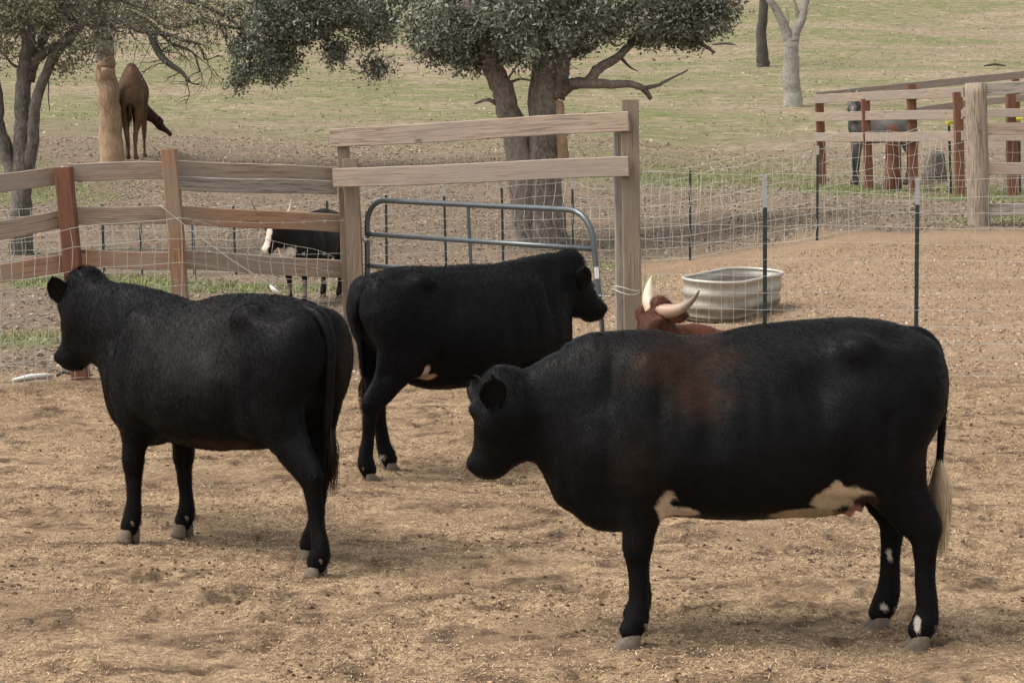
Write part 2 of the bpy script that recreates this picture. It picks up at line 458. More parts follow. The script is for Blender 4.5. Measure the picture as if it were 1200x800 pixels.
def hoof(parent, x, y, toe=0., sc=1., mat=None, z0=0.):
    b = MB(); ca, sa = math.cos(toe), math.sin(toe)
    for s in (-1, 1):
        rings = []
        for (z, fx, bx, w, dx) in ((-.004, .078, .05, .027, 0), (.012, .074, .052, .029, 0), (.04, .05, .05, .027, -.004), (.068, .030, .044, .025, -.010), (.078, .02, .034, .02, -.012)):
            r = []
            for j in range(12):
                a = 2 * PI * j / 12; cx = math.cos(a); lx = (fx if cx > 0 else bx) * cx + dx; ly = w * math.sin(a) + s * .0285 - (s * .004 * lx / .07)
                lx *= sc; ly *= sc; r.append((x + lx * ca - ly * sa, y + lx * sa + ly * ca, z0 + z * sc))
            rings.append(r)
        b.ring_tube(rings, [[(p[0], p[1], p[2]) for p in r] for r in rings])
        # dewclaw
        lx, ly = -.058 * sc, s * .026 * sc
        c = Vector((x + lx * ca - ly * sa, y + lx * sa + ly * ca, z0 + .125 * sc))
        b.tube([c + Vector((0, 0, .018)), c + Vector((-.012 * ca, -.012 * sa, -.004)), c + Vector((-.014 * ca, -.014 * sa, -.022))], [.013 * sc, .014 * sc, .006 * sc], 8)
    return b.build('hoof', mat or HOOF, parent)

def horn(parent, pts, r0, cols):
    D = catmull([tuple(p) for p in pts], 6); N = len(D); rad = [r0 * (1 - .93 * (i / (N - 1)) ** 1.1) for i in range(N)]
    V, Fq = tubearr([Vector(p) for p in D], rad, 14)
    t = np.repeat(np.arange(N) / (N - 1), 14)[:, None]; rim = .04 * np.sin(t * 90)
    c0, c1, c2 = [np.array(q) for q in cols]
    c = np.where(t < .5, c0 + (c1 - c0) * t * 2, c1 + (c2 - c1) * (t - .5) * 2) * (1 + rim)
    return npmesh('horn', V, Fq, HORN, parent, True, c)

def switch(parent, top, L, n, spread, cols, seed=3, lean=(0, 0), body=.025):
    g = np.random.default_rng(seed); V = []; Fc = []; cc = []; top = np.array(top)
    for i in range(n):
        a = g.uniform(0, 2 * PI); r = math.sqrt(g.uniform(0, 1)) * body; st_ = g.uniform(0, .35) * L
        p = top + np.array([math.cos(a) * r * .5, math.sin(a) * r * .5, -st_ * .6]); ln = L * g.uniform(.5, 1) - st_ * .5
        wv = g.uniform(0, 6); side = np.array([math.cos(a + 1), math.sin(a + 1), 0]); w = g.uniform(.0012, .0026); K = 7
        col = np.array(cols[0]) + (np.array(cols[1]) - np.array(cols[0])) * g.uniform(); b0 = len(V)
        for k in range(K):
            t = k / (K - 1); bulge = math.sin(PI * min(1, t * 1.15)) * .8 + t * .6
            q = p + np.array([math.cos(a), math.sin(a), 0]) * spread * bulge * r / body + np.array([lean[0] * t * t, lean[1] * t * t, -ln * t]) + side * .008 * math.sin(t * 7 + wv) * t
            ww = w * (1 - t * .7); V += [q - side * ww, q + side * ww]; cc += [col, col]
        for k in range(K - 1): Fc.append((b0 + 2 * k, b0 + 2 * k + 1, b0 + 2 * k + 3, b0 + 2 * k + 2))
    return npmesh('tail_switch', V, Fc, COATH, parent, False, np.array(cc))

DENTS = [((-.17, .30, 1.14), (.10, .15, .10), .026), ((-.19, .3, 1.0), (.05, .2, .16), .008), ((.27, .33, .98), (.05, .15, .22), .014), ((.66, .2, 1.08), (.05, .12, .20), .014), ((-.50, .16, 1.31), (.08, .08, .05), .014),
         ((-.47, .25, .92), (.035, .15, .15), .010), ((.47, .26, 1.02), (.03, .12, .20), .008), ((.40, .25, .66), (.06, .1, .06), .012), ((-.30, .28, .78), (.08, .15, .10), .014), ((-.68, 0, 1.0), (.06, .045, .25), .03), ((.12, 0, 1.36), (.4, .05, .03), -.006), ((-.05, .2, 1.31), (.2, .06, .04), .008)]
def make_cow(label, cat, loc, rz, sp, name='cow', group=None):
    T = thing(name, label, cat, loc, rz, group); s = sp.get('scale', 1.)
    g = sp.get('grid', .013)
    fld = Field(sp.get('lo', (-.95, -.55, -.02)), sp.get('hi', (1.5, .55, 1.55)), g)
    tors = [(x, y, (a + b) / 2, w, (a - b) / 2) for (x, y, a, b, w) in sp['torso']]
    fld.chain(tors, k=.05, egg=sp.get('egg', .16), n=4)
    if 'neck' in sp: fld.chain(sp['neck'], side=sp.get('neckside', (0, 1, 0)), k=.09, n=4)
    hp, d, lat, nrm = head_chain(sp['H0'], sp['yaw'], sp['pitch'], sp.get('HL', .46), sp.get('HS', 1.), sp.get('roll', 0.))
    fld.chain(hp, side=lat, k=sp.get('headk', .05), n=3)
    H0 = np.array(sp['H0']); HL = sp.get('HL', .46); HS = sp.get('HS', 1.)
    for q in (-1, 1):
        c = H0 + d * HL * .30 + lat * q * .085 * HS - nrm * .045 * HS; fld.ell(c, (.034, .034, .034), .03)      # brow
        c = H0 + d * HL * .42 + lat * q * .068 * HS - nrm * .13 * HS; fld.ell(c, (.065, .045, .065), .04)      # cheek
        c = H0 + d * HL * .96 + lat * q * .040 * HS - nrm * .030 * HS; fld.ell(c, (.028, .034, .030), .025)      # nostril wing
    fld.ell(H0 + d * HL * .94 - nrm * .125 * HS, (.045, .048, .045), .03)                                         # chin
    fld.ell(H0 + d * HL * .70 - nrm * .165 * HS, (.06, .045, .06), .06)                                          # jaw
    for L_ in sp['legs']: fld.chain(L_[0], side=(0, 1, 0), k=L_[1], n=3)
    for e in sp.get('bumps', []): fld.ell(*e)
    if sp.get('detail', True):
        for (c, r, amp) in sp.get('dents', DENTS):
            amp *= 1.55
            for q in (-1, 1):
                sl_, X, Y, Z = fld.box((c[0] - 2 * r[0], q * c[1] - 2 * r[1], c[2] - 2 * r[2]), (c[0] + 2 * r[0], q * c[1] + 2 * r[1], c[2] + 2 * r[2]))
                fld.f[sl_] += (amp * np.exp(-((X - c[0]) / r[0]) ** 2 - ((Y - q * c[1]) / r[1]) ** 2 - ((Z - c[2]) / r[2]) ** 2)).astype(np.float32)
        X, Y, Z = np.meshgrid(*fld.ax, indexing='ij'); near = np.abs(fld.f) < .05
        P = np.stack([X[near], Y[near], Z[near]], 1)
        fld.f[near] += (.0045 * fbm(P, 6, 2, 2) + .0022 * fbm(P, 17, 2, 4)).astype(np.float32)
        # faint ribs and shoulder folds
        rib = .003 * np.sin(P[:, 0] * 2 * PI / .095) * sstep(.25, .1, np.abs(P[:, 0] - .12)) * sstep(.62, .8, P[:, 2]) * sstep(1.2, 1.05, P[:, 2])
        fld.f[near] += rib.astype(np.float32) * sp.get('ribs', 1)
        nk = sstep(.55, .75, P[:, 0]) * sstep(1.2, 1.0, P[:, 0]) * .006 * fbm(P * np.array([26, 4, 5]), 1, 2, 8)
        fld.f[near] += nk.astype(np.float32)
    V, Q = fld.mesh(2)
    Vs = [V]; Qs = [Q]; off = len(V)
    for q in (-1, 1):
        if 'ears' in sp: break
        eb = H0 + d * HL * .09 + lat * q * .088 * HS - nrm * .055 * HS
        ax_ = lat * q * .86 - d * sp.get('earback', .25) + nrm * sp.get('earup', .12) + np.array([0, 0, sp.get('eardrop', -.25)])
        ev, ef = ear_mesh(eb, ax_, d * q * sp.get('eartwist', 1.), sp.get('EL', .20), .074 * HS)
        if q == 1: pass
        Vs.append(ev); Qs.append(ef + off); off += len(ev)
    for (eb, ea, ew, el, ewd) in sp.get('ears', []):
        ev, ef = ear_mesh(np.array(eb, float), np.array(ea, float), np.array(ew, float), el, ewd)
        Vs.append(ev); Qs.append(ef + off); off += len(ev)
    if 'tail' in sp:
        D = catmull(sp['tail'], 5); tv, tf = tubearr([Vector(p[:3]) for p in D], [p[3] for p in D], 10)
        Vs.append(tv); Qs.append(tf + off); off += len(tv)
    V = np.concatenate(Vs); Q = np.concatenate(Qs)
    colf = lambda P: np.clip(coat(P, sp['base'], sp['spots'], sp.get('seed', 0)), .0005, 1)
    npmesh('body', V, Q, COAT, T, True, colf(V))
    if sp.get('hair'):
        hair('coat_hair', V, Q, colf, sp['hair'], T, sp.get('hlen', (.010, .022)), sp.get('hwid', .0022), seed=sp.get('seed', 0) + 5, zmin=.07, lift=sp.get('lift', .3), keep=sp['H0'])
        # longer tuft on the poll
    for (x, y, t) in sp.get('hooves', []): hoof(T, x, y, t, sp.get('hoofsc', .93), z0=-.016)
    for q in (-1, 1):
        c = H0 + d * HL * .32 + lat * q * .104 * HS - nrm * .052 * HS
        bm = MB(); bm.tube([Vector(c + lat * q * z) for z in (-.02, -.012, 0, .009, .013)], [.006, .017, .02, .014, .003], 12)
        bm.build('eye', EYE, T)
        if sp.get('nostril', True): pass
    for hpts in sp.get('horns', []): horn(T, hpts[0], hpts[1], hpts[2])
    if 'switch' in sp: switch(T, *sp['switch'])
    if s != 1.: T.scale = (s, s, s)
    return T

def std_legs(hx=-.60, fx=.555, dh=(0, 0), df=(0, 0), k=.05, yh=.165, yf=.15, zs=1.):
    """left/right hind and fore legs; dh, df = (left,right) offsets of the hoof along x"""
    legs = []; hooves = []
    for i, s in enumerate((1, -1)):
        o = dh[i]
        P = [(hx + .125, s * .13, 1.08, .12, .185), (hx + .115 + o * .1, s * (yh + .01), .92, .110, .175), (hx + .095 + o * .2, s * (yh + .02), .79, .090, .140), (hx + .062 + o * .25, s * (yh + .015), .67, .066, .096),
             (hx + .006 + o * .5, s * (yh + .005), .565, .050, .080), (hx - .035 + o * .62, s * yh, .50, .045, .068), (hx - .038 + o * .7, s * (yh - .005), .42, .039, .054), (hx - .035 + o * .8, s * (yh - .01), .28, .034, .046), (hx - .035 + o * .93, s * (yh - .01), .17, .041, .050),
             (hx - .022 + o, s * (yh - .01), .115, .049, .056), (hx + .0 + o, s * (yh - .01), .065, .046, .054)]
        legs.append((P, k)); legs.append(([(hx - .015 + o * .2, s * (yh + .01), .80, .03, .045), (hx - .045 + o * .35, s * (yh + .005), .66, .022, .032), (hx - .076 + o * .5, s * yh, .56, .024, .03), (hx - .080 + o * .6, s * yh, .515, .026, .03)], .04))
        hooves.append((hx + .012 + o, s * (yh - .01), 0.))
        o = df[i]
        P = [(fx + .04, s * .145, .98, .095, .18), (fx + .02 + o * .1, s * (yf + .015), .80, .09, .145), (fx + .0 + o * .3, s * (yf + .01), .66, .070, .100), (fx + o * .5, s * yf, .53, .052, .072),
             (fx + .01 + o * .62, s * (yf - .005), .43, .054, .066), (fx + .005 + o * .72, s * (yf - .01), .36, .040, .050), (fx + o * .84, s * (yf - .01), .24, .034, .042), (fx + o * .95, s * (yf - .01), .165, .041, .048),
             (fx + .01 + o, s * (yf - .01), .11, .047, .053), (fx + .03 + o, s * (yf - .01), .065, .046, .052)]
        legs.append((P, k)); hooves.append((fx + .04 + o, s * (yf - .01), 0.))
    if zs != 1.: legs = [([(x, y, z * zs, a, b) for (x, y, z, a, b) in P], k_) for P, k_ in legs]
    return legs, hooves
#@@SCENE
# ================================================================== GROUND
def grow(a, b, s0, k):
    o = [a]; s = s0
    while o[-1] < b: o.append(o[-1] + s); s *= k
    return o
gx = np.array([-v for v in reversed(grow(5.2, 330, .04, 1.045)[1:])] + list(np.arange(-5.2, 5.201, .026)) + grow(5.2, 330, .04, 1.045)[1:])
gy = np.array(sorted(set([-30, -20, -12, -6, -3, 0, 2, 3, 4, 5, 5.5, 6] + list(np.round(np.arange(6.2, 13, .026), 4)) + list(np.round(np.arange(13, 19, .045), 4)) + grow(19, 520, .06, 1.012))))
GX, GY = np.meshgrid(gx, gy, indexing='xy'); P2 = np.stack([GX, GY], -1)
GZ = E(GX, GY)
fine = sstep(60, 25, GY)
rel = .030 * fbm(P2, 1.1, 2, 31) + .016 * fbm(P2, 3.7, 2, 32) + .012 * np.abs(fbm(P2, 9, 2, 33)) + .007 * fbm(P2, 19, 2, 34)
# hoof prints and scuffs pressed in the pen
hr = np.random.default_rng(21)
for _ in range(620):
    cx, cy = hr.uniform(-4.5, 4.5), hr.uniform(6.5, 16.5); r = hr.uniform(.05, .095); dp = hr.uniform(.012, .034)
    i0, i1 = np.searchsorted(gx, [cx - .3, cx + .3]); j0, j1 = np.searchsorted(gy, [cy - .3, cy + .3])
    a = hr.uniform(0, PI); X = P2[j0:j1, i0:i1, 0] - cx; Y = P2[j0:j1, i0:i1, 1] - cy
    q = np.sqrt(((X * math.cos(a) + Y * math.sin(a)) / (r * 1.25)) ** 2 + ((-X * math.sin(a) + Y * math.cos(a)) / r) ** 2)
    rel[j0:j1, i0:i1] += -dp * sstep(1.1, .55, q) + dp * .45 * np.exp(-((q - 1.35) / .3) ** 2)
GZ = GZ + rel * fine * .9 - .012
def ginterp(x, y): return E(x, y)
def surf(x, y):
    """bilinear height of the real ground sheet"""
    x = np.asarray(x, float); y = np.asarray(y, float)
    i = np.clip(np.searchsorted(gx, x) - 1, 0, len(gx) - 2); j = np.clip(np.searchsorted(gy, y) - 1, 0, len(gy) - 2)
    u = (x - gx[i]) / (gx[i + 1] - gx[i]); v = (y - gy[j]) / (gy[j + 1] - gy[j])
    return (GZ[j, i] * (1 - u) * (1 - v) + GZ[j, i + 1] * u * (1 - v) + GZ[j + 1, i] * (1 - u) * v + GZ[j + 1, i + 1] * u * v)
# zones: dirt (brown alley), litter, hill, grass
b1, b2 = gnd(745, 306), gnd(1000, 272); b3 = gnd(1250, 268)
def edgeY(x):   # where the raked brown dirt of the alley meets the leaf litter
    return np.interp(x, [-6, -3.5, -1.2, b1.x - .5, b1.x, b2.x, b3.x, 20], [17.2, 17.4, 17.6, 24.0, b1.y, b2.y, b3.y, b3.y])
ne = .5 * fbm(P2, .9, 3, 41)
z_alley = sstep(16.2, 17.6, GY + ne) * sstep(.4, -.4, GY - edgeY(GX) + ne)
z_lit = sstep(-.5, .5, GY - edgeY(GX) + ne)
z_hill = sstep(40, 60, GY + 8 * fbm(P2, .12, 2, 44))
gr = np.zeros_like(GX)
def patch(px0, py0, px1, py1, w, amp):
    a = gnd(px0, py0); b = gnd(px1, py1); d = Vector((b.x - a.x, b.y - a.y)); L = d.length; d /= L
    t = np.clip(((GX - a.x) * d.x + (GY - a.y) * d.y) / L, 0, 1); q = np.hypot(GX - a.x - d.x * L * t, GY - a.y - d.y * L * t)
    gr[:] = np.maximum(gr, amp * sstep(w * 1.3, w * .2, q + w * .7 * fbm(P2, 1.3, 3, 55)))
patch(70, 330, 330, 338, 1.0, 1.); patch(0, 395, 60, 395, .9, .75); patch(960, 222, 1120, 222, 1.6, 1.); patch(1150, 258, 1230, 256, .8, .9)
patch(790, 212, 880, 208, 2.0, .7); patch(570, 318, 700, 312, .6, .6); patch(1150, 232, 1240, 225, 1.2, .8); patch(680, 345, 760, 330, .5, .35)
patch(20, 225, -60, 200, 2.5, .6)
nx, ny = len(gx), len(gy); ii = np.arange(ny - 1)[:, None] * nx + np.arange(nx - 1)[None, :]
Fq = np.stack([ii, ii + 1, ii + 1 + nx, ii + nx], -1).reshape(-1, 4)
def groundmat():
    m, n, b = newmat('ground'); p = nd(n, 'ShaderNodeNewGeometry').outputs['Position']
    z = nd(n, 'ShaderNodeSeparateXYZ'); n.links.new(attr(n, 'zone'), z.inputs[0]); grs = attr(n, 'grass', 'Fac')
    f1 = noise(n, p, 95, 3, .7); f2 = noise(n, p, 30, 4, .7, .3); m1 = noise(n, p, 3.2, 5, .65, .4, (.8, 1.25, 1)); m2 = noise(n, p, .9, 4, .6, .3, (.8, 1.2, 1)); m3 = noise(n, p, 9, 4, .7, .2)
    sand = mixc(n, ramp(n, f2, [(.42, 0), (.58, 1)]), (.19, .128, .076), (.395, .28, .17))
    sand = mixc(n, ramp(n, f1, [(.56, 0), (.64, .9)]), sand, (.60, .46, .31))
    sand = mixc(n, ramp(n, f1, [(.34, .9), (.44, 0)]), sand, (.10, .066, .042))
    sand = mixc(n, ramp(n, m1, [(.44, 0), (.58, .75)]), sand, (.20, .135, .082))
    sand = mixc(n, ramp(n, m2, [(.48, 0), (.64, .5)]), sand, (.17, .112, .07))
    dk = nd(n, 'ShaderNodeMath', operation='MULTIPLY'); n.links.new(ramp(n, m1, [(.51, 0), (.61, .95)]), dk.inputs[0]); n.links.new(ramp(n, m3, [(.40, 0), (.54, 1)]), dk.inputs[1])
    sand = mixc(n, dk.outputs[0], sand, (.088, .058, .038))
    dirt = mixc(n, ramp(n, f2, [(.38, 0), (.62, 1)]), (.20, .137, .085), (.345, .245, .158))
    dirt = mixc(n, ramp(n, m3, [(.42, 0), (.62, .6)]), dirt, (.165, .105, .07))
    dirt = mixc(n, ramp(n, m2, [(.40, 0), (.66, .5)]), dirt, (.32, .23, .155))
    l1 = noise(n, p, 16, 4, .75); l2 = noise(n, p, 5, 4, .7)
    lit = mixc(n, ramp(n, l1, [(.40, 0), (.64, 1)]), (.085, .067, .049), (.26, .207, .15))
    lit = mixc(n, ramp(n, l2, [(.46, 0), (.64, .6)]), lit, (.17, .115, .08))
    lit = mixc(n, ramp(n, m2, [(.48, 0), (.66, .5)]), lit, (.25, .175, .125))
    h1 = noise(n, p, .8, 6, .72, .5, (.55, 1.5, 1)); h2 = noise(n, p, .13, 6, .66, .5, (.6, 1.4, 1)); h3 = noise(n, p, 5.5, 4, .75, 0, (.6, 1.3, 1)); h4 = noise(n, p, 1.8, 5, .72, .4, (.5, 1.5, 1))
    hill = mixc(n, ramp(n, h3, [(.40, 0), (.60, 1)]), (.155, .12, .08), (.37, .30, .205))
    hill = mixc(n, ramp(n, h1, [(.42, 0), (.60, .65)]), hill, (.175, .135, .092))
    g1 = nd(n, 'ShaderNodeMath', operation='MULTIPLY'); n.links.new(ramp(n, h2, [(.42, 0), (.53, 1)]), g1.inputs[0]); n.links.new(ramp(n, h4, [(.40, 0), (.56, 1)]), g1.inputs[1])
    green = mixc(n, ramp(n, h3, [(.35, 0), (.65, 1)]), (.08, .096, .036), (.18, .195, .082))
    hill = mixc(n, g1.outputs[0], hill, green)
    c = mixc(n, z.outputs[0], sand, dirt); c = mixc(n, z.outputs[1], c, lit); c = mixc(n, z.outputs[2], c, hill)
    gm = nd(n, 'ShaderNodeMath', operation='MULTIPLY'); n.links.new(grs, gm.inputs[0]); n.links.new(ramp(n, l2, [(.38, .2), (.58, 1)]), gm.inputs[1])
    c = mixc(n, gm.outputs[0], c, (.135, .175, .06))
    n.links.new(c, b.inputs['Base Color']); b.inputs['Roughness'].default_value = .95; b.inputs['Specular IOR Level'].default_value = .15
    hsum = nd(n, 'ShaderNodeMath', operation='ADD'); n.links.new(f2, hsum.inputs[0]); n.links.new(m3, hsum.inputs[1])
    h2s = nd(n, 'ShaderNodeMath', operation='ADD'); n.links.new(hsum.outputs[0], h2s.inputs[0]); n.links.new(f1, h2s.inputs[1])
    bump(n, b, h2s.outputs[0], .8, .014); return m
G = npmesh('ground', np.stack([GX, GY, GZ], -1).reshape(-1, 3), Fq, groundmat(), None, True)
a = G.data.attributes.new('zone', 'FLOAT_VECTOR', 'POINT'); a.data.foreach_set('vector', np.stack([z_alley, z_lit, z_hill], -1).astype(np.float32).ravel())
a = G.data.attributes.new('grass', 'FLOAT', 'POINT'); a.data.foreach_set('value', gr.astype(np.float32).ravel())
tag(G, kind='structure')
def gsample(arr, x, y):
    i = np.clip(np.searchsorted(gx, x) - 1, 0, nx - 2); j = np.clip(np.searchsorted(gy, y) - 1, 0, ny - 2); return arr[j, i]

# ------------------------------------------------------------------ ground scatter
def flecks(name, label, cat, X, Y, L, Wd, cols, seed, tilt=.35, lift=.006, parent=None):
    g = np.random.default_rng(seed); n = len(X); Z = surf(X, Y) + lift * g.uniform(.3, 1, n)
    a = g.uniform(0, 2 * PI, n); tl = g.normal(0, tilt, n); t2 = g.normal(0, tilt, n)
    u = np.stack([np.cos(a) * np.cos(tl), np.sin(a) * np.cos(tl), np.sin(tl)], 1)
    v = np.stack([-np.sin(a), np.cos(a), t2], 1)
    L = g.uniform(L[0], L[1], n)[:, None]; Wd = g.uniform(Wd[0], Wd[1], n)[:, None]; Pc = np.stack([X, Y, Z], 1)
    V = np.stack([Pc - u * L / 2, Pc - v * Wd / 2 + u * L * .1, Pc + u * L / 2, Pc + v * Wd / 2 - u * L * .05], 1)
    ci = g.integers(0, len(cols), n); cc = np.array(cols)[ci] * g.uniform(.7, 1.25, (n, 1))
    o = npmesh(name, V.reshape(-1, 3), np.arange(n * 4).reshape(-1, 4), LITTER, parent, False, np.repeat(cc, 4, 0))
    return tag(o, label, cat, kind='stuff')
def wedge(g, n, y0, y1, half=.27, p=1.6):
    y = (g.uniform(0, 1, n) * (y1 ** p - y0 ** p) + y0 ** p) ** (1 / p); return g.uniform(-half, half, n) * y, y
g = np.random.default_rng(5)
x, y = wedge(g, 210000, 6.6, 17, p=1.3)
cl = fbm(np.stack([x, y], 1), 1.6, 3, 77); k = g.uniform(-.45, .55, len(x)) < cl * 1.4 + .15; x, y = x[k], y[k]
flecks('bedding_chips', 'pale wood chips and straw bits strewn over the sandy pen', 'bedding', x, y, (.006, .030), (.002, .007),
       [(.43, .31, .195), (.40, .285, .18), (.30, .20, .12), (.48, .36, .24), (.17, .11, .07), (.36, .25, .15)], 1, .4, .008)
x, y = wedge(g, 40000, 15.5, 27, .27); k = gsample(z_alley, x, y) > .4; x, y = x[k], y[k]
flecks('dirt_flecks', 'small leaves and dirt crumbs on the brown dirt around the stock tank', 'litter', x, y, (.015, .05), (.008, .02),
       [(.42, .30, .20), (.22, .13, .08), (.15, .09, .06), (.36, .25, .17), (.50, .42, .32)], 2, .4, .01)
x, y = wedge(g, 120000, 17, 50, .29, 1.5); k = (gsample(z_lit, x, y) > g.uniform(.2, .9, len(x))) & (g.uniform(-.5, .7, len(x)) < fbm(np.stack([x, y], 1), .8, 3, 5) + .3); x, y = x[k], y[k]
flecks('leaf_litter', 'dry oak leaf litter covering the ground behind the fences', 'leaf litter', x, y, (.025, .08), (.015, .04),
       [(.31, .24, .165), (.25, .19, .13), (.38, .31, .23), (.19, .14, .10), (.14, .105, .08), (.25, .17, .12)], 3, .25, .015)
def blades(name, label, X, Y, hgt, wid, cols, seed, nb=5, spread=.05):
    g = np.random.default_rng(seed); n = len(X) * nb; X = np.repeat(X, nb) + g.normal(0, spread, n); Y = np.repeat(Y, nb) + g.normal(0, spread, n)
    Z = surf(X, Y) - .005; a = g.uniform(0, 2 * PI, n); h = g.uniform(*hgt, n); ln = g.uniform(.1, 1.3, n)
    w = g.uniform(*wid, n)[:, None]; Pc = np.stack([X, Y, Z], 1); s = np.stack([np.cos(a), np.sin(a), 0 * a], 1)
    tip = Pc + np.stack([-np.sin(a) * h * ln, np.cos(a) * h * ln, h], 1)
    V = np.stack([Pc - s * w, Pc + s * w, tip], 1); ci = g.integers(0, len(cols), n)
    cc = np.array(cols)[ci] * g.uniform(.7, 1.3, (n, 1))
    o = npmesh(name, V.reshape(-1, 3), np.arange(n * 3).reshape(-1, 3), LITTER, None, False, np.repeat(cc, 3, 0)); return tag(o, label, 'grass', kind='stuff')
x, y = wedge(g, 60000, 19, 48, .29, 1.6); k = gsample(gr, x, y) > g.uniform(.25, .9, len(x)); x, y = x[k], y[k]
blades('green_grass', 'short green grass growing in patches along the fences', x, y, (.03, .09), (.003, .007), [(.16, .21, .07), (.12, .16, .05), (.22, .26, .10), (.32, .28, .15)], 8, 6, .06)
x, y = wedge(g, 3000, 44, 115, .29, 1.5)
blades('hill_grass', 'sparse dry and green grass tufts over the hillside', x, y, (.03, .09), (.012, .03), [(.50, .42, .30), (.42, .34, .23), (.28, .31, .14), (.32, .33, .17), (.30, .23, .16)], 9, 3, .15)
x, y = wedge(g, 26000, 40, 120, .29, 1.5); k = g.uniform(-.4, .5, len(x)) < fbm(np.stack([x * .7, y * 1.4], 1), .45, 3, 61); x, y = x[k], y[k]
flecks('dry_straw', 'flattened dry straw and fallen leaves over the hillside', 'straw', x, y, (.08, .26), (.03, .07), [(.46, .38, .27), (.38, .30, .21), (.30, .22, .15), (.52, .45, .34), (.22, .165, .12)], 17, .08, .012)
# clods and droppings in the pen
def clods(name, label, cat, n, y0, y1, sz, cols, seed, clus=1.2):
    g = np.random.default_rng(seed); x, y = wedge(g, n * 4, y0, y1); q = fbm(np.stack([x, y], 1), clus, 3, 99); k = np.argsort(-q + g.normal(0, .3, len(q)))[:n]; x, y = x[k], y[k]
    U = []
    for a in range(3):
        for b_ in range(6):
            t = PI * (a + .5) / 3; U.append((math.sin(t) * math.cos(b_ * PI / 3 + a), math.sin(t) * math.sin(b_ * PI / 3 + a), math.cos(t) * .55))
    U = np.array(U); Fc = [(a * 6 + b_, a * 6 + (b_ + 1) % 6, (a + 1) * 6 + (b_ + 1) % 6, (a + 1) * 6 + b_) for a in range(2) for b_ in range(6)] + [(0, 1, 2, 3), (0, 3, 4, 5)]
    s = g.uniform(0, 1, n) ** 2.5 * (sz[1] - sz[0]) + sz[0]; V = U[None] * s[:, None, None] * g.uniform(.6, 1.35, (n, 18, 1)); V += np.stack([x, y, surf(x, y) + s * .15], 1)[:, None]
    Fc = (np.array(Fc)[None, :, ::-1] + (np.arange(n) * 18)[:, None, None]).reshape(-1, 4); cc = np.array(cols)[g.integers(0, len(cols), n)] * g.uniform(.7, 1.2, (n, 1))
    return tag(npmesh(name, V.reshape(-1, 3), Fc, LITTER, None, False, np.repeat(cc, 18, 0)), label, cat, kind='stuff')
clods('dirt_clods', 'dark crumbs of dung and dirt scattered over the pen floor', 'clods', 5000, 7, 16.5, (.003, .015), [(.20, .14, .09), (.25, .175, .115), (.32, .23, .15), (.14, .095, .065)], 4)

# ================================================================== FENCES
def prisms(Pa, Qa, r):
    Pa = np.array(Pa, float); Qa = np.array(Qa, float); d = Qa - Pa; d /= np.linalg.norm(d, axis=1)[:, None] + 1e-9
    ref = np.where(np.abs(d[:, 2:3]) < .8, [[0, 0, 1.]], [[1., 0, 0]]); u = np.cross(d, ref); u /= np.linalg.norm(u, axis=1)[:, None]; v = np.cross(d, u)
    V = []
    for X in (Pa, Qa):
        for k in range(3):
            a = 2 * PI * k / 3; V.append(X + (u * math.cos(a) + v * math.sin(a)) * r)
    V = np.stack(V, 1); n = len(Pa); f = np.array([(0, 1, 4, 3), (1, 2, 5, 4), (2, 0, 3, 5)])
    return V.reshape(-1, 3), (f[None] + (np.arange(n) * 6)[:, None, None]).reshape(-1, 4)
def wiremesh(parent, path, top, bot, dv, rows, r, wob=.01, seed=0, name='wire_mesh', lean=0., zf=None):
    path = [Vector(p) for p in path]; seg = []; cum = [0]
    for a, b in zip(path, path[1:]): cum.append(cum[-1] + (b - a).length)
    L = cum[-1]; cumn = np.array(cum); XY = np.array([(p.x, p.y) for p in path])
    def pos(s, f):
        s = np.asarray(s, float); x = np.interp(s, cumn, XY[:, 0]); y = np.interp(s, cumn, XY[:, 1]); e = E(x, y)
        t = np.interp(s, cumn, top) if hasattr(top, '__len__') else top; bo = np.interp(s, cumn, bot) if hasattr(bot, '__len__') else bot
        q = np.stack([s * .9, f * 2.0 + 0 * s], -1); w1 = fbm(q, 1.1, 2, seed) * wob; w2 = fbm(q, 2.3, 2, seed + 3) * wob
        return np.stack([x + w2 * 1.2, y + w1 * 2.5, e + bo + (t - bo) * f + w2 * 1.5 * f], -1)
    Pa, Qa = [], []
    ss = np.arange(0, L + .001, dv / 2)
    fr = np.linspace(0, 1, rows) if isinstance(rows, int) else np.array(rows)
    for f in fr:
        q = pos(ss, f + 0 * ss); Pa.append(q[:-1]); Qa.append(q[1:])
    for s in np.arange(dv / 2, L, dv):
        f = fr; q = pos(np.full(len(f), s) + lean * f, f); Pa.append(q[:-1]); Qa.append(q[1:])
    V, Fc = prisms(np.concatenate(Pa), np.concatenate(Qa), r)
    return npmesh(name, V, Fc, GALV, parent)
def wires(parent, polys, r, name='wire_strand', mat=None):
    Pa, Qa = [], []
    for p in polys:
        p = np.array([tuple(v) for v in p]); Pa.append(p[:-1]); Qa.append(p[1:])
    V, Fc = prisms(np.concatenate(Pa), np.concatenate(Qa), r); return npmesh(name, V, Fc, mat or GALV, parent)
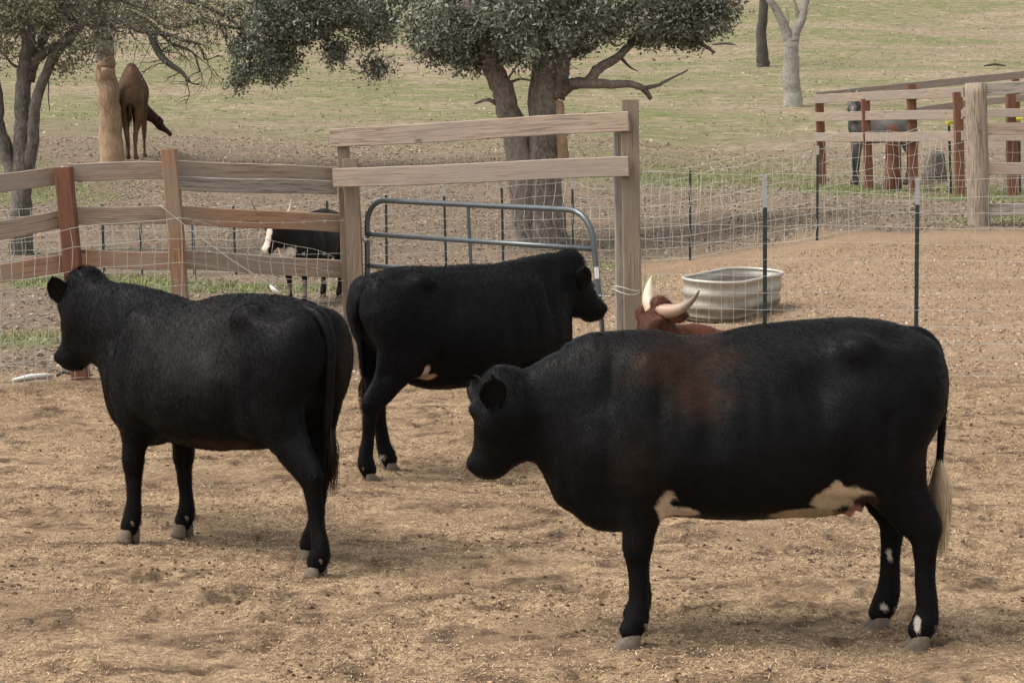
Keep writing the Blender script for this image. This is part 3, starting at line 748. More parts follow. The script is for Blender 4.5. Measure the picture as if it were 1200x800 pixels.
def tpost(parent, x, y, h, tip=.0, leanx=0., leany=0., cap=False, scale=1.):
    z = float(E(x, y)); b = MB(); p0 = Vector((x, y, z - .15)); p1 = Vector((x + leanx * h, y + leany * h, z + h - tip))
    b.board(p0, p1, .034 * scale, .007, Vector((0, -1, 0)), 2, 0, bev=.001)
    b.board(p0 + Vector((0, .018, 0)), p1 + Vector((0, .018, 0)), .03, .006, Vector((1, 0, 0)), 2, 0, bev=.001)
    for i in range(int(h / .055)):
        q = p0.lerp(p1, (i + .5) * .055 / (h + .15)); b.board(q + Vector((0, -.007, -.006)), q + Vector((0, -.007, .006)), .016, .01, Vector((0, -1, 0)), 1, 0, bev=.001)
    o = b.build('steel_post', GREENPOST, parent)
    d = (p1 - p0).normalized()
    if tip:
        b = MB(); b.board(p1, p1 + d * tip, .036 * scale, .008, Vector((0, -1, 0)), 1, 0, bev=.001); b.board(p1 + Vector((0, .018, 0)), p1 + Vector((0, .018, 0)) + d * tip, .03, .007, Vector((1, 0, 0)), 1, 0, bev=.001)
        b.build('bare_tip', SILVER, o)
    if cap:
        b = MB(); b.tube([p1 + d * (tip - .02), p1 + d * (tip + .03)], [.055, .05], 8); b.tube([p1 + d * (tip - .0), p1 + d * (tip + .0) + Vector((0, -.09, -.01))], [.012, .012], 6); b.build('yellow_cap', YELLOW, o)
    return o
FACE = Vector((0, -1, 0))
def rail(parent, a, b, w=.145, t=.038, mat=None, bow=0., seg=14):
    m = MB(); m.board(a, b, w, t, FACE, seg, .004, bow); return m.build('rail', mat or WOOD_PALE, parent)
def post(parent, top, base, w, mat, t=None, name='post'):
    m = MB(); m.board(base, top, w, t or w, FACE, 8, .004); return m.build(name, mat, parent)

# --- left board fence (corner near the red post)
T = thing('board_fence', 'three-board fence of weathered pine with a red stained corner post, left of the tall gateway', 'fence', gnd(200, 446), w=True)
ZL = 16.9
def below(px, py, Z):  # point on the ground under a picked point
    p = at(px, py, Z); return Vector((p.x, p.y, float(E(p.x, p.y)) - .2))
tp = at(75, 196, ZL); bp = below(97, 440, ZL); post(T, tp, bp, .135, WOOD_RED)
tp = at(198, 175, 17.1); bp = below(221, 440, 17.1); post(T, tp, bp, .125, WOOD_HALF)
# rails, behind the posts by their half thickness
for (a, b, mt, w) in [((-150, 234, 15.9), (70, 205, 17.0), WOOD_PALE, .15), ((-150, 296, 15.9), (78, 256, 17.0), WOOD_PALE, .15), ((-150, 345, 15.9), (84, 307, 17.0), WOOD_WARM, .15),
                    ((80, 202, 16.98), (195, 199, 17.18), WOOD_PALE, .15), ((85, 253, 16.98), (198, 252, 17.18), WOOD_PALE, .15), ((90, 303, 16.98), (206, 306, 17.18), WOOD_WARM, .15),
                    ((203, 198, 17.2), (398, 206, 18.1), WOOD_PALE, .15), ((200, 215, 17.05), (394, 220, 18.0), WOOD_GREY, .12), ((210, 252, 17.2), (402, 262, 18.1), WOOD_WARM, .155), ((213, 304, 17.2), (406, 316, 18.1), WOOD_PALE, .155)]:
    A, B = at(*a), at(*b); rail(T, A, B, w, .038, mt)
wiremesh(T, [onG(*at(-150, 330, 15.7).xy), onG(*at(86, 300, 16.8).xy), onG(*at(210, 300, 17.0).xy), onG(*at(396, 300, 17.9).xy)], [1.03, 1.28, 1.33, .95], .03, .11, 8, .0026, .03, 3)
bw_ = []
for (y0, y1) in ((256, 258), (292, 296), (328, 329)):
    A, B = at(203, y0, 17.0), at(404, y1, 17.95); n = 40
    bw_.append([A.lerp(B, i / n) + Vector((0, random.uniform(-.004, .004), -.03 * math.sin(PI * i / n) + random.uniform(-.004, .004))) for i in range(n + 1)])
    ln_ = bw_[-1]
    for i in range(5, n, 5):
        q = ln_[i]; bw_.append([q + Vector((-.012, 0, .018)), q + Vector((.012, .005, -.018))]); bw_.append([q + Vector((.012, 0, .018)), q + Vector((-.012, .005, -.018))])
for k in range(3): wires(T, bw_[k * 15:(k + 1) * 15], .0024, 'barbed_wire')
for px, t, b_ in ((122, 262, 388), (166, 262, 388)): pass

# --- cord hung between post and wire
A, B = at(187, 240, 16.95), at(325, 338, 17.1)
CT = thing('cord', 'thin white cord slanting from the half stained fence post with a frayed white end', 'cord', onG(B.x, B.y), w=True)
pts = [A.lerp(B, i / 16) + Vector((0, 0, -.035 * math.sin(PI * i / 16))) for i in range(17)]
MBc = MB(); MBc.tube(pts, .0032, 6); MBc.build('line', GALV, CT)
MBc = MB(); MBc.tube([at(316, 334, 17.1), at(321, 340, 17.08), at(329, 344, 17.08)], [.008, .022, .010], 8, rough=.3); MBc.build('frayed_end', WHITEP, CT)
# --- high gateway: posts and two cross boards
T = thing('gateway', 'tall wooden gateway with two weathered cross boards over the grey tube gate', 'gateway', gnd(735, 443), w=True)
ZA, ZB = 18.1, 17.0
post(T, at(402, 170, ZA), below(412, 420, ZA), .10, WOOD_POST, .14)
post(T, at(411, 186, ZA - .12), below(421, 424, ZA - .12), .13, WOOD_POST, .13)
post(T, at(725, 150, ZB + .12), below(729, 440, ZB + .12), .085, WOOD_GREY, .14)
post(T, at(738, 117, ZB), below(742, 445, ZB), .145, WOOD_POST, .145)
rail(T, at(388, 162, ZA - .05), at(737, 142, ZB - .12), .165, .042, WOOD_PALE, seg=20)
rail(T, at(391, 209, ZA - .25), at(737, 195, ZB - .12), .165, .042, WOOD_PALE, seg=20)
b = MB()
for k, yy in enumerate((337, 341)):
    c = at(739, yy, ZB); ring = [c + Vector((math.cos(a) * .125 - .03, math.sin(a) * .13, .02 * math.sin(a * 2 + k))) for a in np.linspace(0, 2 * PI, 17)]
    b.tube(ring, .004, 6, caps=False)
b.build('tie_wire', GALV, T)
# --- tube gate
def gp(u, v):  # u along gate, v from top
    tl, tr = at(430, 234, 18.0), at(692, 247, 16.05); bl, br = Vector((tl.x, tl.y, .16)), at(711, 437, 15.95)
    return (tl.lerp(tr, u)).lerp(bl.lerp(br, u), v)
T = thing('tube_gate', 'grey painted steel tube gate with rounded corners standing ajar behind the middle black cow', 'gate', gnd(700, 470), w=True)
b = MB(); c = .085
pts = [gp(0, 1), gp(0, .5), gp(0, .2)] + [gp(c * (1 - math.cos(a)), .17 * (1 - math.sin(a))) for a in np.linspace(0.1, PI / 2, 6)] + [gp(.5, 0)] + \
      [gp(1 - c * (1 - math.sin(a)), .17 * (1 - math.cos(a))) for a in np.linspace(0, PI / 2 - .1, 6)] + [gp(1, .2), gp(1, .5), gp(1, 1), gp(.5, 1), gp(0, 1)]
b.tube(pts, .024, 12); b.build('frame', TUBE, T)
for v in (.235, .45, .64, .82):
    b = MB(); b.tube([gp(0, v), gp(.5, v), gp(1, v)], .0215, 10); b.build('gate_rail', TUBE, T)
b = MB(); b.board(gp(.48, .0), gp(.48, 1), .03, .012, FACE, 3, 0); b.build('stay', TUBE, T)
q = gp(1, .38) + Vector((-.0, -.028, 0)); b = MB(); b.board(q + Vector((-.004, 0, .045)), q + Vector((.002, 0, -.045)), .035, .006, FACE, 1, 0, bev=.001); b.build('white_tag', WHITEP, T)
b = MB(); q = gp(1, .47); cp = [q + Vector((-.20 + .3 * t, -.03, .09 - .16 * t - .05 * math.sin(PI * t))) for t in np.linspace(0, 1, 14)]
for i in range(13):
    m = (cp[i] + cp[i + 1]) / 2; b.tube([cp[i], m + Vector((0, .006 * (-1) ** i, 0)), cp[i + 1]], .0045, 6)
b.build('chain', BRIGHT, T)
b = MB(); q = gp(0, .27); b.tube([q + Vector((-.13, 0, 0)), q + Vector((-.02, -.03, 0)), q + Vector((.03, -.03, 0))], [.012, .012, .012], 8); b.tube([q + Vector((-.02, -.03, -.03)), q + Vector((-.02, -.03, .03))], .012, 8); b.build('hinge', BRIGHT, T)

# --- right wire fence near the pen
T = thing('wire_fence', 'galvanised mesh fence on dark green steel posts with bare tips, right of the gateway', 'fence', gnd(893, 443), w=True)
tp1, tp2 = gnd(897, 445), gnd(1074, 444)
for (p, tip) in ((tp1, .27), (tp2, .22), (gnd(1300, 446), .25)): tpost(T, p.x, p.y + .03, 1.70 if p is not tp2 else 1.67, tip, leanx=-.012)
pr = at(748, 300, ZB); wiremesh(T, [onG(pr.x, pr.y - .02), onG(tp1.x, tp1.y), onG(tp2.x, tp2.y), onG(*gnd(1330, 446).xy)], [1.72, 1.70, 1.66, 1.64], .03, .105, 13, .0019, .022, 11)
# --- back wire fence
T = thing('wire_fence', 'sagging wire mesh fence on thin posts farther back, in front of the twin-trunk oak', 'fence', gnd(590, 312), w=True)
bk = [(-120, 332, .9), (122, 324, .95), (166, 323, .95), (228, 322, .9), (277, 322, .9), (386, 318, .95), (453, 314, 1.0), (523, 311, 1.08), (590, 309, 1.06), (672, 307, 1.15), (809, 305, 1.22), (958, 282, 1.28), (1112, 262, 1.3), (1290, 258, 1.3)]
path = []
for i, (px, py, h) in enumerate(bk):
    p = gnd(px, py); path.append(onG(p.x, p.y))
    if px in (1112,): continue
    tpost(T, p.x, p.y + .03, h, .12 if px in (523, 672, 958) else 0, leanx=random.uniform(-.05, .0) if px < 800 else -.01)
wiremesh(T, path, [.9] * 6 + [1.15, 1.25, 1.2, 1.22, 1.28, 1.35, 1.35, 1.3], .04, .14, 9, .0032, .06, 23, lean=-.07)
for px, py, h in ((1113, 228, 1.35), (1196, 226, 1.5)):
    pass
# --- pair of capped posts behind the big post
T = thing('capped_post', 'thin dark steel post with a yellow cap, behind the wire left of the big round post', 'post', gnd(1115, 228)); p = gnd(1115, 228); tpost(T, 0, 0, 1.0); 
bpy.data.objects.remove(T.children[0])
def capped(label, px, py, topy):
    p = gnd(px, py); T = thing('capped_post', label, 'post', p, group='yellow-capped steel posts'); q = at(px - 3, topy, p.y); h = q.z - p.z
    b = MB(); b.board(Vector((0, 0, -.15)), Vector((q.x - p.x, 0, h)), .04, .03, FACE, 2, 0, bev=.002); b.build('steel_post', GREENPOST, T)
    b = MB(); e = Vector((q.x - p.x, 0, h)); b.board(e + Vector((-.06, -.02, 0)), e + Vector((.07, -.02, 0)), .045, .05, FACE, 2, 0); b.tube([e, e + Vector((0, 0, -.06))], [.03, .025], 8); b.build('yellow_cap', YELLOW, T)
bpy.data.objects.remove(T)
capped('thin dark steel post with a yellow cap, left of the big round post', 1115, 228, 144)
capped('thin dark steel post with a yellow cap, at the right edge behind the boards', 1196, 226, 139)
# --- big round post with boards to the right
T = thing('board_fence', 'grey board fence running right from the thick round timber post', 'fence', gnd(1146, 262), w=True)
p = gnd(1148, 264); top = at(1143, 97, p.y); b = MB(); n = 14
b.tube([Vector((p.x, p.y, p.z - .2)).lerp(top, i / n) for i in range(n + 1)], [.165 - .022 * i / n for i in range(n + 1)], 16, rough=.06); b.build('post', WOOD_OLD, T)
for ya, yb, mt in ((105, 98, WOOD_GREY), (152, 150, WOOD_PALE), (198, 197, WOOD_PALE), (246, 246, WOOD_GREY)):
    rail(T, at(1156, ya, p.y - .05), at(1330, yb + (yb - ya), p.y - .5), .17, .045, mt)
post(T, at(1290, 90, p.y - .35), below(1290, 270, p.y - .35), .15, WOOD_POST)
# --- far pen of boards on red posts
T = thing('board_pen', 'small pen of weathered boards on red-brown posts at the far right', 'pen', gnd(1040, 222), w=True)
far = [(964, 217, 119, 960), (1019, 222, 116, 1014), (1071, 225, 99, 1068), (1126, 229, 108, 1122), (1187, 230, 110, 1184), (1260, 232, 108, 1258)]
for (bx, by, ty, tx) in far:
    g0 = gnd(bx, by); post(T, at(tx, ty, g0.y), g0 - Vector((0, 0, .2)), .155, WOOD_RED)
gz = gnd(1126, 229).y; zl = gnd(964, 217).y
for (ya, yb) in ((116, 108), (137, 134), (161, 160)):
    rail(T, at(955, ya, zl - .12), at(1130, yb, gz - .12), .175, .04, WOOD_PALE, seg=20)
for (ya, yb) in ((133, 131), (160, 160)):
    rail(T, at(1128, ya, gz - .16), at(1290, yb, gnd(1260, 232).y - .16), .15, .04, WOOD_PALE)
zb = zl + 4.0
for (bx, ty) in ((1142, 92), (1190, 88)): post(T, at(bx, ty, zb + 1), at(bx + 2, 215, zb + 1), .15, WOOD_RED)
rail(T, at(956, 113, zl), at(1230, 84, zb + .9), .16, .04, WOOD_PALE, seg=20)
rail(T, at(1022, 139, zl + 1), at(1134, 121, zb + .5), .16, .04, WOOD_PALE); rail(T, at(1134, 121, zb + .5), at(1230, 112, zb + .9), .16, .04, WOOD_PALE)
g1 = gnd(1047, 223)
T = thing('stump_post', 'thick reddish-brown split post with a pointed top inside the far pen', 'post', g1)
b = MB(); q = at(1046, 146, g1.y) - g1; b.tube([Vector((0, 0, -.15)), q * .3, q * .65, q * .9, q], [.17, .155, .14, .13, .05], 9, rough=.12); b.build('shaft', WOOD_RED, T)
g1 = gnd(1094, 212)
T = thing('stump', 'low grey tree stump behind the wire in the far pen', 'stump', g1)
b = MB(); b.tube([Vector((0, 0, -.1)), Vector((.02, 0, .2)), Vector((0, 0, .48)), Vector((.03, 0, .62))], [.30, .22, .2, .14], 14, rough=.3); b.build('trunk', BARK, T)

# ================================================================== STOCK TANK
def tank():
    p = gnd(862, 360); T = thing('stock_tank', 'oval galvanised stock tank with dirty corrugated sides behind the wire fence', 'tank', (p.x - .10, 22.1, float(E(p.x, 22.1)) - .01))
    T.rotation_euler = (R(2.5), 0, R(63)); Lh, r, h = .56, .31, .42
    def oval(rr, z, n=48):
        o = []
        for i in range(n):
            a = 2 * PI * i / n; cx = math.copysign(Lh, math.cos(a)) if abs(math.cos(a)) > 1e-9 else 0
            o.append((cx + rr * math.cos(a), rr * math.sin(a), z))
        return o
    prof = [(.0, .0), (.004, .03)]
    for k in range(25):
        z = .03 + (h - .03) * k / 24; prof.append((.006 + .012 * math.cos(z / h * 2 * PI * 3.0) + .02 * z / h, z))
    b = MB(); rings = [oval(r + d, z) for d, z in prof]; b.ring_tube(rings, rings, False)
    rin = [oval(r + d - .006, z) for d, z in prof][::-1]; b.ring_tube(rin, rin, False)
    m, n, bs = newmat('dirty_zinc'); o = objc(n); s1 = noise(n, o, 5, 5, .7); s2 = noise(n, o, 22, 4, .7, 0, (1, 1, .25))
    zz = nd(n, 'ShaderNodeSeparateXYZ'); n.links.new(o, zz.inputs[0]); mp = nd(n, 'ShaderNodeMapRange'); mp.inputs[1].default_value = .08; mp.inputs[2].default_value = .34
    ad = nd(n, 'ShaderNodeMath', operation='MULTIPLY_ADD'); n.links.new(s1, ad.inputs[0]); ad.inputs[1].default_value = .35; n.links.new(zz.outputs[2], ad.inputs[2]); n.links.new(ad.outputs[0], mp.inputs[0]); mp.inputs[1].default_value = .26; mp.inputs[2].default_value = .42
    c = mixc(n, mp.outputs[0], (.17, .14, .105), (.38, .36, .31)); c = mixc(n, ramp(n, s2, [(.5, 0), (.66, .6)]), c, (.25, .20, .15))
    n.links.new(c, bs.inputs['Base Color']); bs.inputs['Roughness'].default_value = .6; bs.inputs['Metallic'].default_value = .2
    b.build('tank_wall', m, T)
    b = MB(); rp = [Vector(q) for q in oval(r + .03, h)]; b.tube(rp + [rp[0]], .017, 8, caps=False); b.build('rim', plain('rim_zinc', (.50, .47, .42), .5, .4), T)
    b = MB(); b.ring_tube([oval(r - .01, .012), oval(r - .01, .016)], [oval(r, .01)] * 2, True); b.build('floor', plain('tank_floor', (.16, .13, .10), .7), T)
    b = MB(); b.board((Lh + r + .02, -.1, .012), (Lh + r + .35, .12, .03), .03, .02, Vector((0, 0, 1)), 4, .01); b.build('drain_stick', WOOD_GREY, T)
    return T
tank()
# white pipe lying at the left fence foot
a, b_ = gnd(15, 449), gnd(62, 443); T = thing('pipe', 'short white plastic pipe lying in the dirt under the wire fence at the left edge', 'pipe', a)
m = MB(); dd = Vector(b_) - Vector(a); m.tube([Vector((0, 0, .025)), dd * .4 + Vector((0, 0, .035)), dd * .8 + Vector((0, 0, .03)), dd + Vector((0, 0, .02))], [.012, .022, .02, .012], 8); m.build('tube', WHITEP, T)
a = gnd(66, 443); T = tag(thing('stick', 'short dark crooked stick beside the white pipe', 'stick', a)); m = MB(); m.tube([Vector((0, 0, .02)), Vector((.06, .02, .05)), Vector((.14, 0, .03)), Vector((.3, .05, .02))], [.012, .016, .012, .006], 6, rough=.2); m.build('wood', BARKD, T)
# ================================================================== TREES
def limb(mb, pts, r0, r1, n=12, rough=.10, sub=5):
    D = catmull([tuple(p) for p in pts], sub); N = len(D)
    D[1:-1] += np.random.default_rng(int(abs(D[0, 0]) * 1000) % 9999).normal(0, min(r1 * .09, .012) + .002, (N - 2, 3))
    rad = [r0 + (r1 - r0) * (i / (N - 1)) ** .8 for i in range(N)]
    mb.tube([Vector(p) for p in D], rad, n, rough=rough, seed=random.random() * 9); return [Vector(p) for p in D]
def twig(mb, p, d, L, r, lvl, tips, droop=0., n=5):
    pts = [p]; q = Vector(p); d = Vector(d).normalized(); k = 6
    for i in range(k):
        d = (d + Vector((random.gauss(0, .24), random.gauss(0, .24), random.gauss(0, .20) - droop * .12))).normalized(); q = q + d * (L / k); pts.append(q.copy())
    mb.tube(pts, [max(.004, r * (1 - .75 * i / k)) for i in range(k + 1)], n, rough=.12)
    tips.append((pts[-1], d)); tips.append((pts[k // 2 + 1], d))
    if lvl > 0:
        for _ in range(random.randint(3, 4)):
            i = random.randint(2, k); dd = (d + Vector((random.gauss(0, .75), random.gauss(0, .75), random.gauss(0, .55)))).normalized()
            twig(mb, pts[i], dd, L * random.uniform(.45, .75), r * .5, lvl - 1, tips, droop, 4)
def foliage(name, centers, per, sig, size, cols, seed, parent):
    g = np.random.default_rng(seed); Cn = np.array(centers, float); n = len(Cn) * per
    cs = g.uniform(.4, 1.3, (len(Cn), 1)); ctr = np.repeat(Cn, per, 0); sc = np.repeat(cs, per, 0)
    P = ctr + g.normal(0, 1, (n, 3)) * sig * sc * np.array([1, 1, .75])
    u = g.normal(0, 1, (n, 3)); u /= np.linalg.norm(u, axis=1)[:, None]; v = np.cross(u, g.normal(0, 1, (n, 3)) + np.array([0, 0, .6])); v /= np.linalg.norm(v, axis=1)[:, None]
    w = np.cross(u, v); s = g.uniform(size[0] * .75, size[1] * 1.1, (n, 1))
    V = np.stack([P - u * s, P - v * s * .42 + w * s * .12, P + u * s, P + v * s * .42 + w * s * .12], 1)
    cc = np.array(cols)[g.integers(0, len(cols), n)] * g.uniform(.7, 1.3, (n, 1)) * np.repeat(g.uniform(.8, 1.2, (len(Cn), 1)), per, 0)
    return npmesh(name, V.reshape(-1, 3), np.arange(n * 4).reshape(-1, 4), LEAF, parent, False, np.repeat(cc, 4, 0))
def blob(g, c, r, n, mode=.33):
    q = g.normal(0, 1, (n, 3)); q /= np.linalg.norm(q, axis=1)[:, None]; q *= g.uniform(0, 1, (n, 1)) ** mode
    q[::6] *= 1.22
    return np.array(c)[None] + q * np.array(r)[None]
LC = [(.14, .15, .11), (.18, .19, .14), (.11, .12, .085), (.23, .235, .18), (.30, .30, .24), (.08, .09, .065)]

# --- twin trunk oak behind the gateway
Yo = 31.0; base = gnd(625, 302); base = onG(base.x, Yo)
T = thing('oak_tree', 'big evergreen oak with two trunks and dark leaves behind the gateway', 'tree', onG(*at(635, 300, Yo).xy), w=True)
b = MB()
limb(b, [at(650, 312, Yo), at(645, 285, Yo), at(640, 240, Yo), at(638, 190, Yo), at(637, 120, Yo), at(640, 70, Yo), at(646, 20, Yo), at(650, -60, Yo)], .33, .17, 18, .06)
limb(b, [at(618, 312, Yo + .1), at(617, 270, Yo + .1), at(612, 210, Yo), at(606, 170, Yo), at(594, 120, Yo - .1), at(580, 85, Yo - .2), at(573, 60, Yo - .3), at(555, 20, Yo - .3), at(540, -40, Yo)], .27, .10, 16, .07)
limb(b, [at(650, 115, Yo), at(657, 80, Yo), at(664, 40, Yo + .2), at(680, -10, Yo + .3), at(700, -60, Yo)], .17, .09, 10)
limb(b, [at(655, 108, Yo), at(670, 99, Yo - .2), at(692, 97, Yo - .4), at(712, 99, Yo - .4), at(735, 98, Yo - .3), at(752, 103, Yo - .2), at(762, 115, Yo)], .115, .035, 10, .1)
limb(b, [at(752, 104, Yo - .2), at(770, 100, Yo - .1), at(785, 93, Yo), at(806, 82, Yo)], .04, .012, 8)
limb(b, [at(690, 96, Yo - .4), at(702, 80, Yo - .4), at(722, 68, Yo - .3), at(736, 55, Yo - .2), at(745, 44, Yo), at(770, 30, Yo)], .085, .04, 9, .1)
limb(b, [at(745, 50, Yo), at(770, 46, Yo), at(800, 42, Yo), at(822, 52, Yo), at(838, 62, Yo)], .06, .02, 8)
limb(b, [at(594, 105, Yo), at(597, 90, Yo - .2), at(610, 72, Yo - .2)], .03, .01, 6); limb(b, [at(596, 97, Yo), at(610, 93, Yo - .2), at(625, 95, Yo - .2)], .025, .012, 6)
limb(b, [at(575, 78, Yo), at(556, 73, Yo - .2), at(542, 80, Yo - .2), at(530, 91, Yo - .2)], .05, .015, 8); limb(b, [at(588, 125, Yo), at(572, 117, Yo - .2), at(556, 122, Yo - .2)], .05, .012, 8)
limb(b, [at(713, 48, Yo - .5), at(722, 54, Yo - .5), at(732, 50, Yo - .5)], .03, .008, 6); limb(b, [at(728, 68, Yo), at(737, 78, Yo), at(748, 84, Yo)], .03, .008, 6)
tips = []
for (px, py) in ((646, 20), (555, 20), (680, -10), (770, 20), (650, -60), (540, -40), (790, 36)):
    for _ in range(4):
        p = at(px, py, Yo); twig(b, p, (random.gauss(0, 1), random.gauss(0, .8), random.uniform(.4, 1.4)), random.uniform(.7, 1.3), .04, 1, tips)
b.build('trunk', BARK, T)
b = MB(); q = Vector((.0, -.02, 0))
limb(b, [at(659, 190, Yo - .10), at(658, 165, Yo - .10), at(656, 135, Yo - .10), at(655, 118, Yo - .08)], .10, .07, 12, .05); b.build('bare_wood', STRIP, T)
g = np.random.default_rng(12)
s31 = Yo / F
def lobe(px, py, rx, ry, rz, n, Y=Yo, dz=0):
    c = at(px, py, Y); return blob(g, (c.x, c.y + dz, c.z), (rx * Y / F, rz, ry * Y / F), n)
cen = [lobe(515, 22, 38, 42, 1.2, 60), lobe(540, 45, 42, 30, 1.0, 50), lobe(590, 28, 55, 42, 1.5, 90), lobe(630, 55, 40, 26, .9, 34, dz=-.9), lobe(650, 10, 70, 40, 1.6, 80, dz=-.3), lobe(700, 25, 45, 26, 1.2, 45),
       lobe(770, 22, 45, 30, 1.0, 55), lobe(815, 22, 40, 30, .9, 50), lobe(838, 10, 22, 22, .7, 24), lobe(800, 44, 18, 8, .5, 8), lobe(500, 55, 18, 12, .6, 10), lobe(524, 62, 14, 14, .5, 12), lobe(560, 66, 26, 10, .6, 14), lobe(680, 50, 20, 10, .5, 8),
       lobe(650, -70, 190, 60, 2.6, 230), lobe(640, -150, 150, 50, 2.2, 130)]
foliage('crown', np.concatenate(cen), 95, .125, (.026, .048), LC, 3, T)

# --- leaning multi-stem oak at the left edge
Yl = 30.0
T = thing('oak_tree', 'rough dark oak with several leaning stems at the left edge behind the board fence', 'tree', onG(*at(25, 300, Yl).xy), w=True)
b = MB()
limb(b, [at(26, 318, Yl), at(25, 285, Yl), at(24, 240, Yl), at(26, 195, Yl), at(28, 150, Yl), at(27, 120, Yl), at(30, 75, Yl), at(34, 30, Yl), at(38, -40, Yl)], .19, .09, 14, .12)
limb(b, [at(30, 210, Yl), at(38, 165, Yl - .1), at(42, 120, Yl - .2), at(60, 72, Yl - .2), at(85, 40, Yl - .1), at(110, 5, Yl), at(125, -30, Yl)], .10, .055, 10, .12)
limb(b, [at(34, 80, Yl), at(52, 62, Yl), at(72, 50, Yl), at(100, 25, Yl)], .09, .045, 10, .12)
limb(b, [at(33, 95, Yl), at(44, 60, Yl + .1), at(60, 25, Yl + .2), at(80, -5, Yl + .2)], .09, .05, 10, .12)
limb(b, [at(18, 215, Yl), at(8, 180, Yl), at(-2, 140, Yl), at(-4, 100, Yl), at(-20, 40, Yl)], .12, .07, 10, .12)
limb(b, [at(28, 78, Yl), at(18, 78, Yl), at(6, 66, Yl), at(2, 60, Yl)], .03, .012, 6)
limb(b, [at(57, 95, Yl), at(57, 115, Yl), at(58, 130, Yl)], .012, .006, 5)
tips = []
for (px, py) in ((34, 20), (68, 10), (110, 5), (38, -40), (125, -30), (100, 25), (-20, 30), (60, 25)):
    for _ in range(5):
        twig(b, at(px, py, Yl), (random.gauss(.1, 1), random.gauss(0, .8), random.uniform(-.2, .6)), random.uniform(.5, 1.1), .022, 2, tips, .2)
b.build('trunk', BARKM, T)
LC2 = [(.19, .185, .115), (.16, .158, .10), (.23, .225, .14), (.12, .118, .08)]
cen = [lobe(20, 10, 55, 30, 1.3, 90, Yl), lobe(75, 20, 45, 22, 1.2, 60, Yl), lobe(5, 45, 22, 22, .8, 22, Yl), lobe(95, 55, 22, 16, .8, 14, Yl), lobe(77, 75, 12, 12, .3, 7, Yl), lobe(50, -50, 110, 50, 2.0, 150, Yl)]
foliage('crown', np.concatenate(cen), 62, .17, (.020, .036), LC2, 4, T)

# --- oak stripped of bark beside the camel
g0 = gnd(133, 191); Yc = g0.y
T = thing('oak_tree', 'straight oak with bark stripped off its tan lower trunk, beside the grazing camel', 'tree', g0, w=True)
b = MB()
p0 = at(132, 196, Yc); lo = [p0, at(130, 160, Yc), at(128, 120, Yc), at(124, 84, Yc), at(123, 68, Yc)]
limb(b, lo, .275, .20, 20, .05); b.build('bare_wood', STRIP, T)
b = MB(); limb(b, [at(124, 78, Yc), at(123, 66, Yc), at(121, 44, Yc), at(120, 36, Yc)], .185, .22, 20, .04); b.build('pale_bark', BARKP, T)
b = MB(); limb(b, [at(121, 46, Yc), at(119, 34, Yc), at(118, 12, Yc), at(116, -20, Yc), at(112, -80, Yc)], .225, .20, 16, .08)
big = [([(128, 18), (150, 18), (172, 32), (186, 62), (200, 76), (212, 84), (222, 96)], .14, .03), ([(126, 10), (150, 4), (175, 14), (200, 32), (235, 24), (262, 30), (285, 35)], .13, .03),
       ([(128, 24), (145, 26), (165, 36), (195, 40), (215, 48), (232, 52), (240, 70)], .09, .02), ([(118, 0), (140, -16), (180, -10), (230, 4), (262, 18), (278, 30)], .12, .03), ([(165, 22), (178, 28), (200, 50), (226, 62), (234, 84)], .07, .015),
       ([(112, 30), (98, 24), (80, 8), (60, -6)], .10, .04), ([(110, 5), (90, -15), (60, -30)], .10, .05), ([(116, -20), (160, -50), (230, -60), (300, -40), (350, -20), (390, 0)], .15, .06), ([(300, -40), (330, -5), (335, 30), (330, 60)], .05, .02), ([(350, -20), (400, 0), (435, 20), (445, 60)], .05, .015), ([(195, 75), (190, 60), (205, 50)], .03, .01)]
tips = []
for pl, r0, r1 in big:
    P = limb(b, [at(x, y, Yc - 1.5 * i / len(pl)) for i, (x, y) in enumerate(pl)], r0, r1, 9, .12, 4)
    for p in P[4::2]:
        if pl[0][0] < 200 and random.random() < .9: twig(b, p, (random.gauss(.2, .7), random.gauss(0, .5), random.uniform(-1.0, .2)), random.uniform(.3, .8), .016, 1, tips, .6)
b.build('trunk', BARKD, T)
Yf = Yc - 1.5
cen = [lobe(340, 20, 58, 30, 1.2, 120, Yf), lobe(322, 42, 42, 28, 1.0, 70, Yf), lobe(325, 68, 28, 18, .8, 34, Yf), lobe(318, 84, 16, 12, .5, 12, Yf), lobe(288, 82, 12, 16, .5, 12, Yf), lobe(277, 98, 7, 12, .3, 6, Yf), lobe(282, 60, 12, 14, .5, 8, Yf),
       lobe(395, 15, 32, 22, 1.0, 52, Yf), lobe(375, 35, 16, 12, .6, 12, Yf), lobe(394, 56, 11, 9, .4, 10, Yf), lobe(393, 70, 7, 7, .3, 4, Yf), lobe(437, 22, 26, 24, .8, 40, Yf), lobe(430, 46, 12, 10, .4, 8, Yf), lobe(436, 78, 12, 10, .4, 9, Yf), lobe(448, 82, 6, 5, .2, 3, Yf), lobe(455, 35, 8, 12, .3, 6, Yf), lobe(468, 5, 14, 10, .4, 8, Yf),
       lobe(360, -50, 110, 40, 2.0, 200, Yf)]
foliage('crown', np.concatenate(cen), 66, .15, (.03, .056), LC, 5, T)
cen = [lobe(180, 10, 80, 26, 1.6, 110, Yf), lobe(230, 45, 40, 22, 1.2, 26, Yf), lobe(240, 15, 50, 22, 1.2, 60, Yf), lobe(150, 50, 30, 18, .8, 10, Yf), lobe(90, 55, 35, 22, 1.0, 22, Yf), lobe(110, -50, 170, 40, 2.2, 160, Yf)]
foliage('sparse_leaves', np.concatenate(cen), 34, .22, (.022, .042), LC2, 6, T)

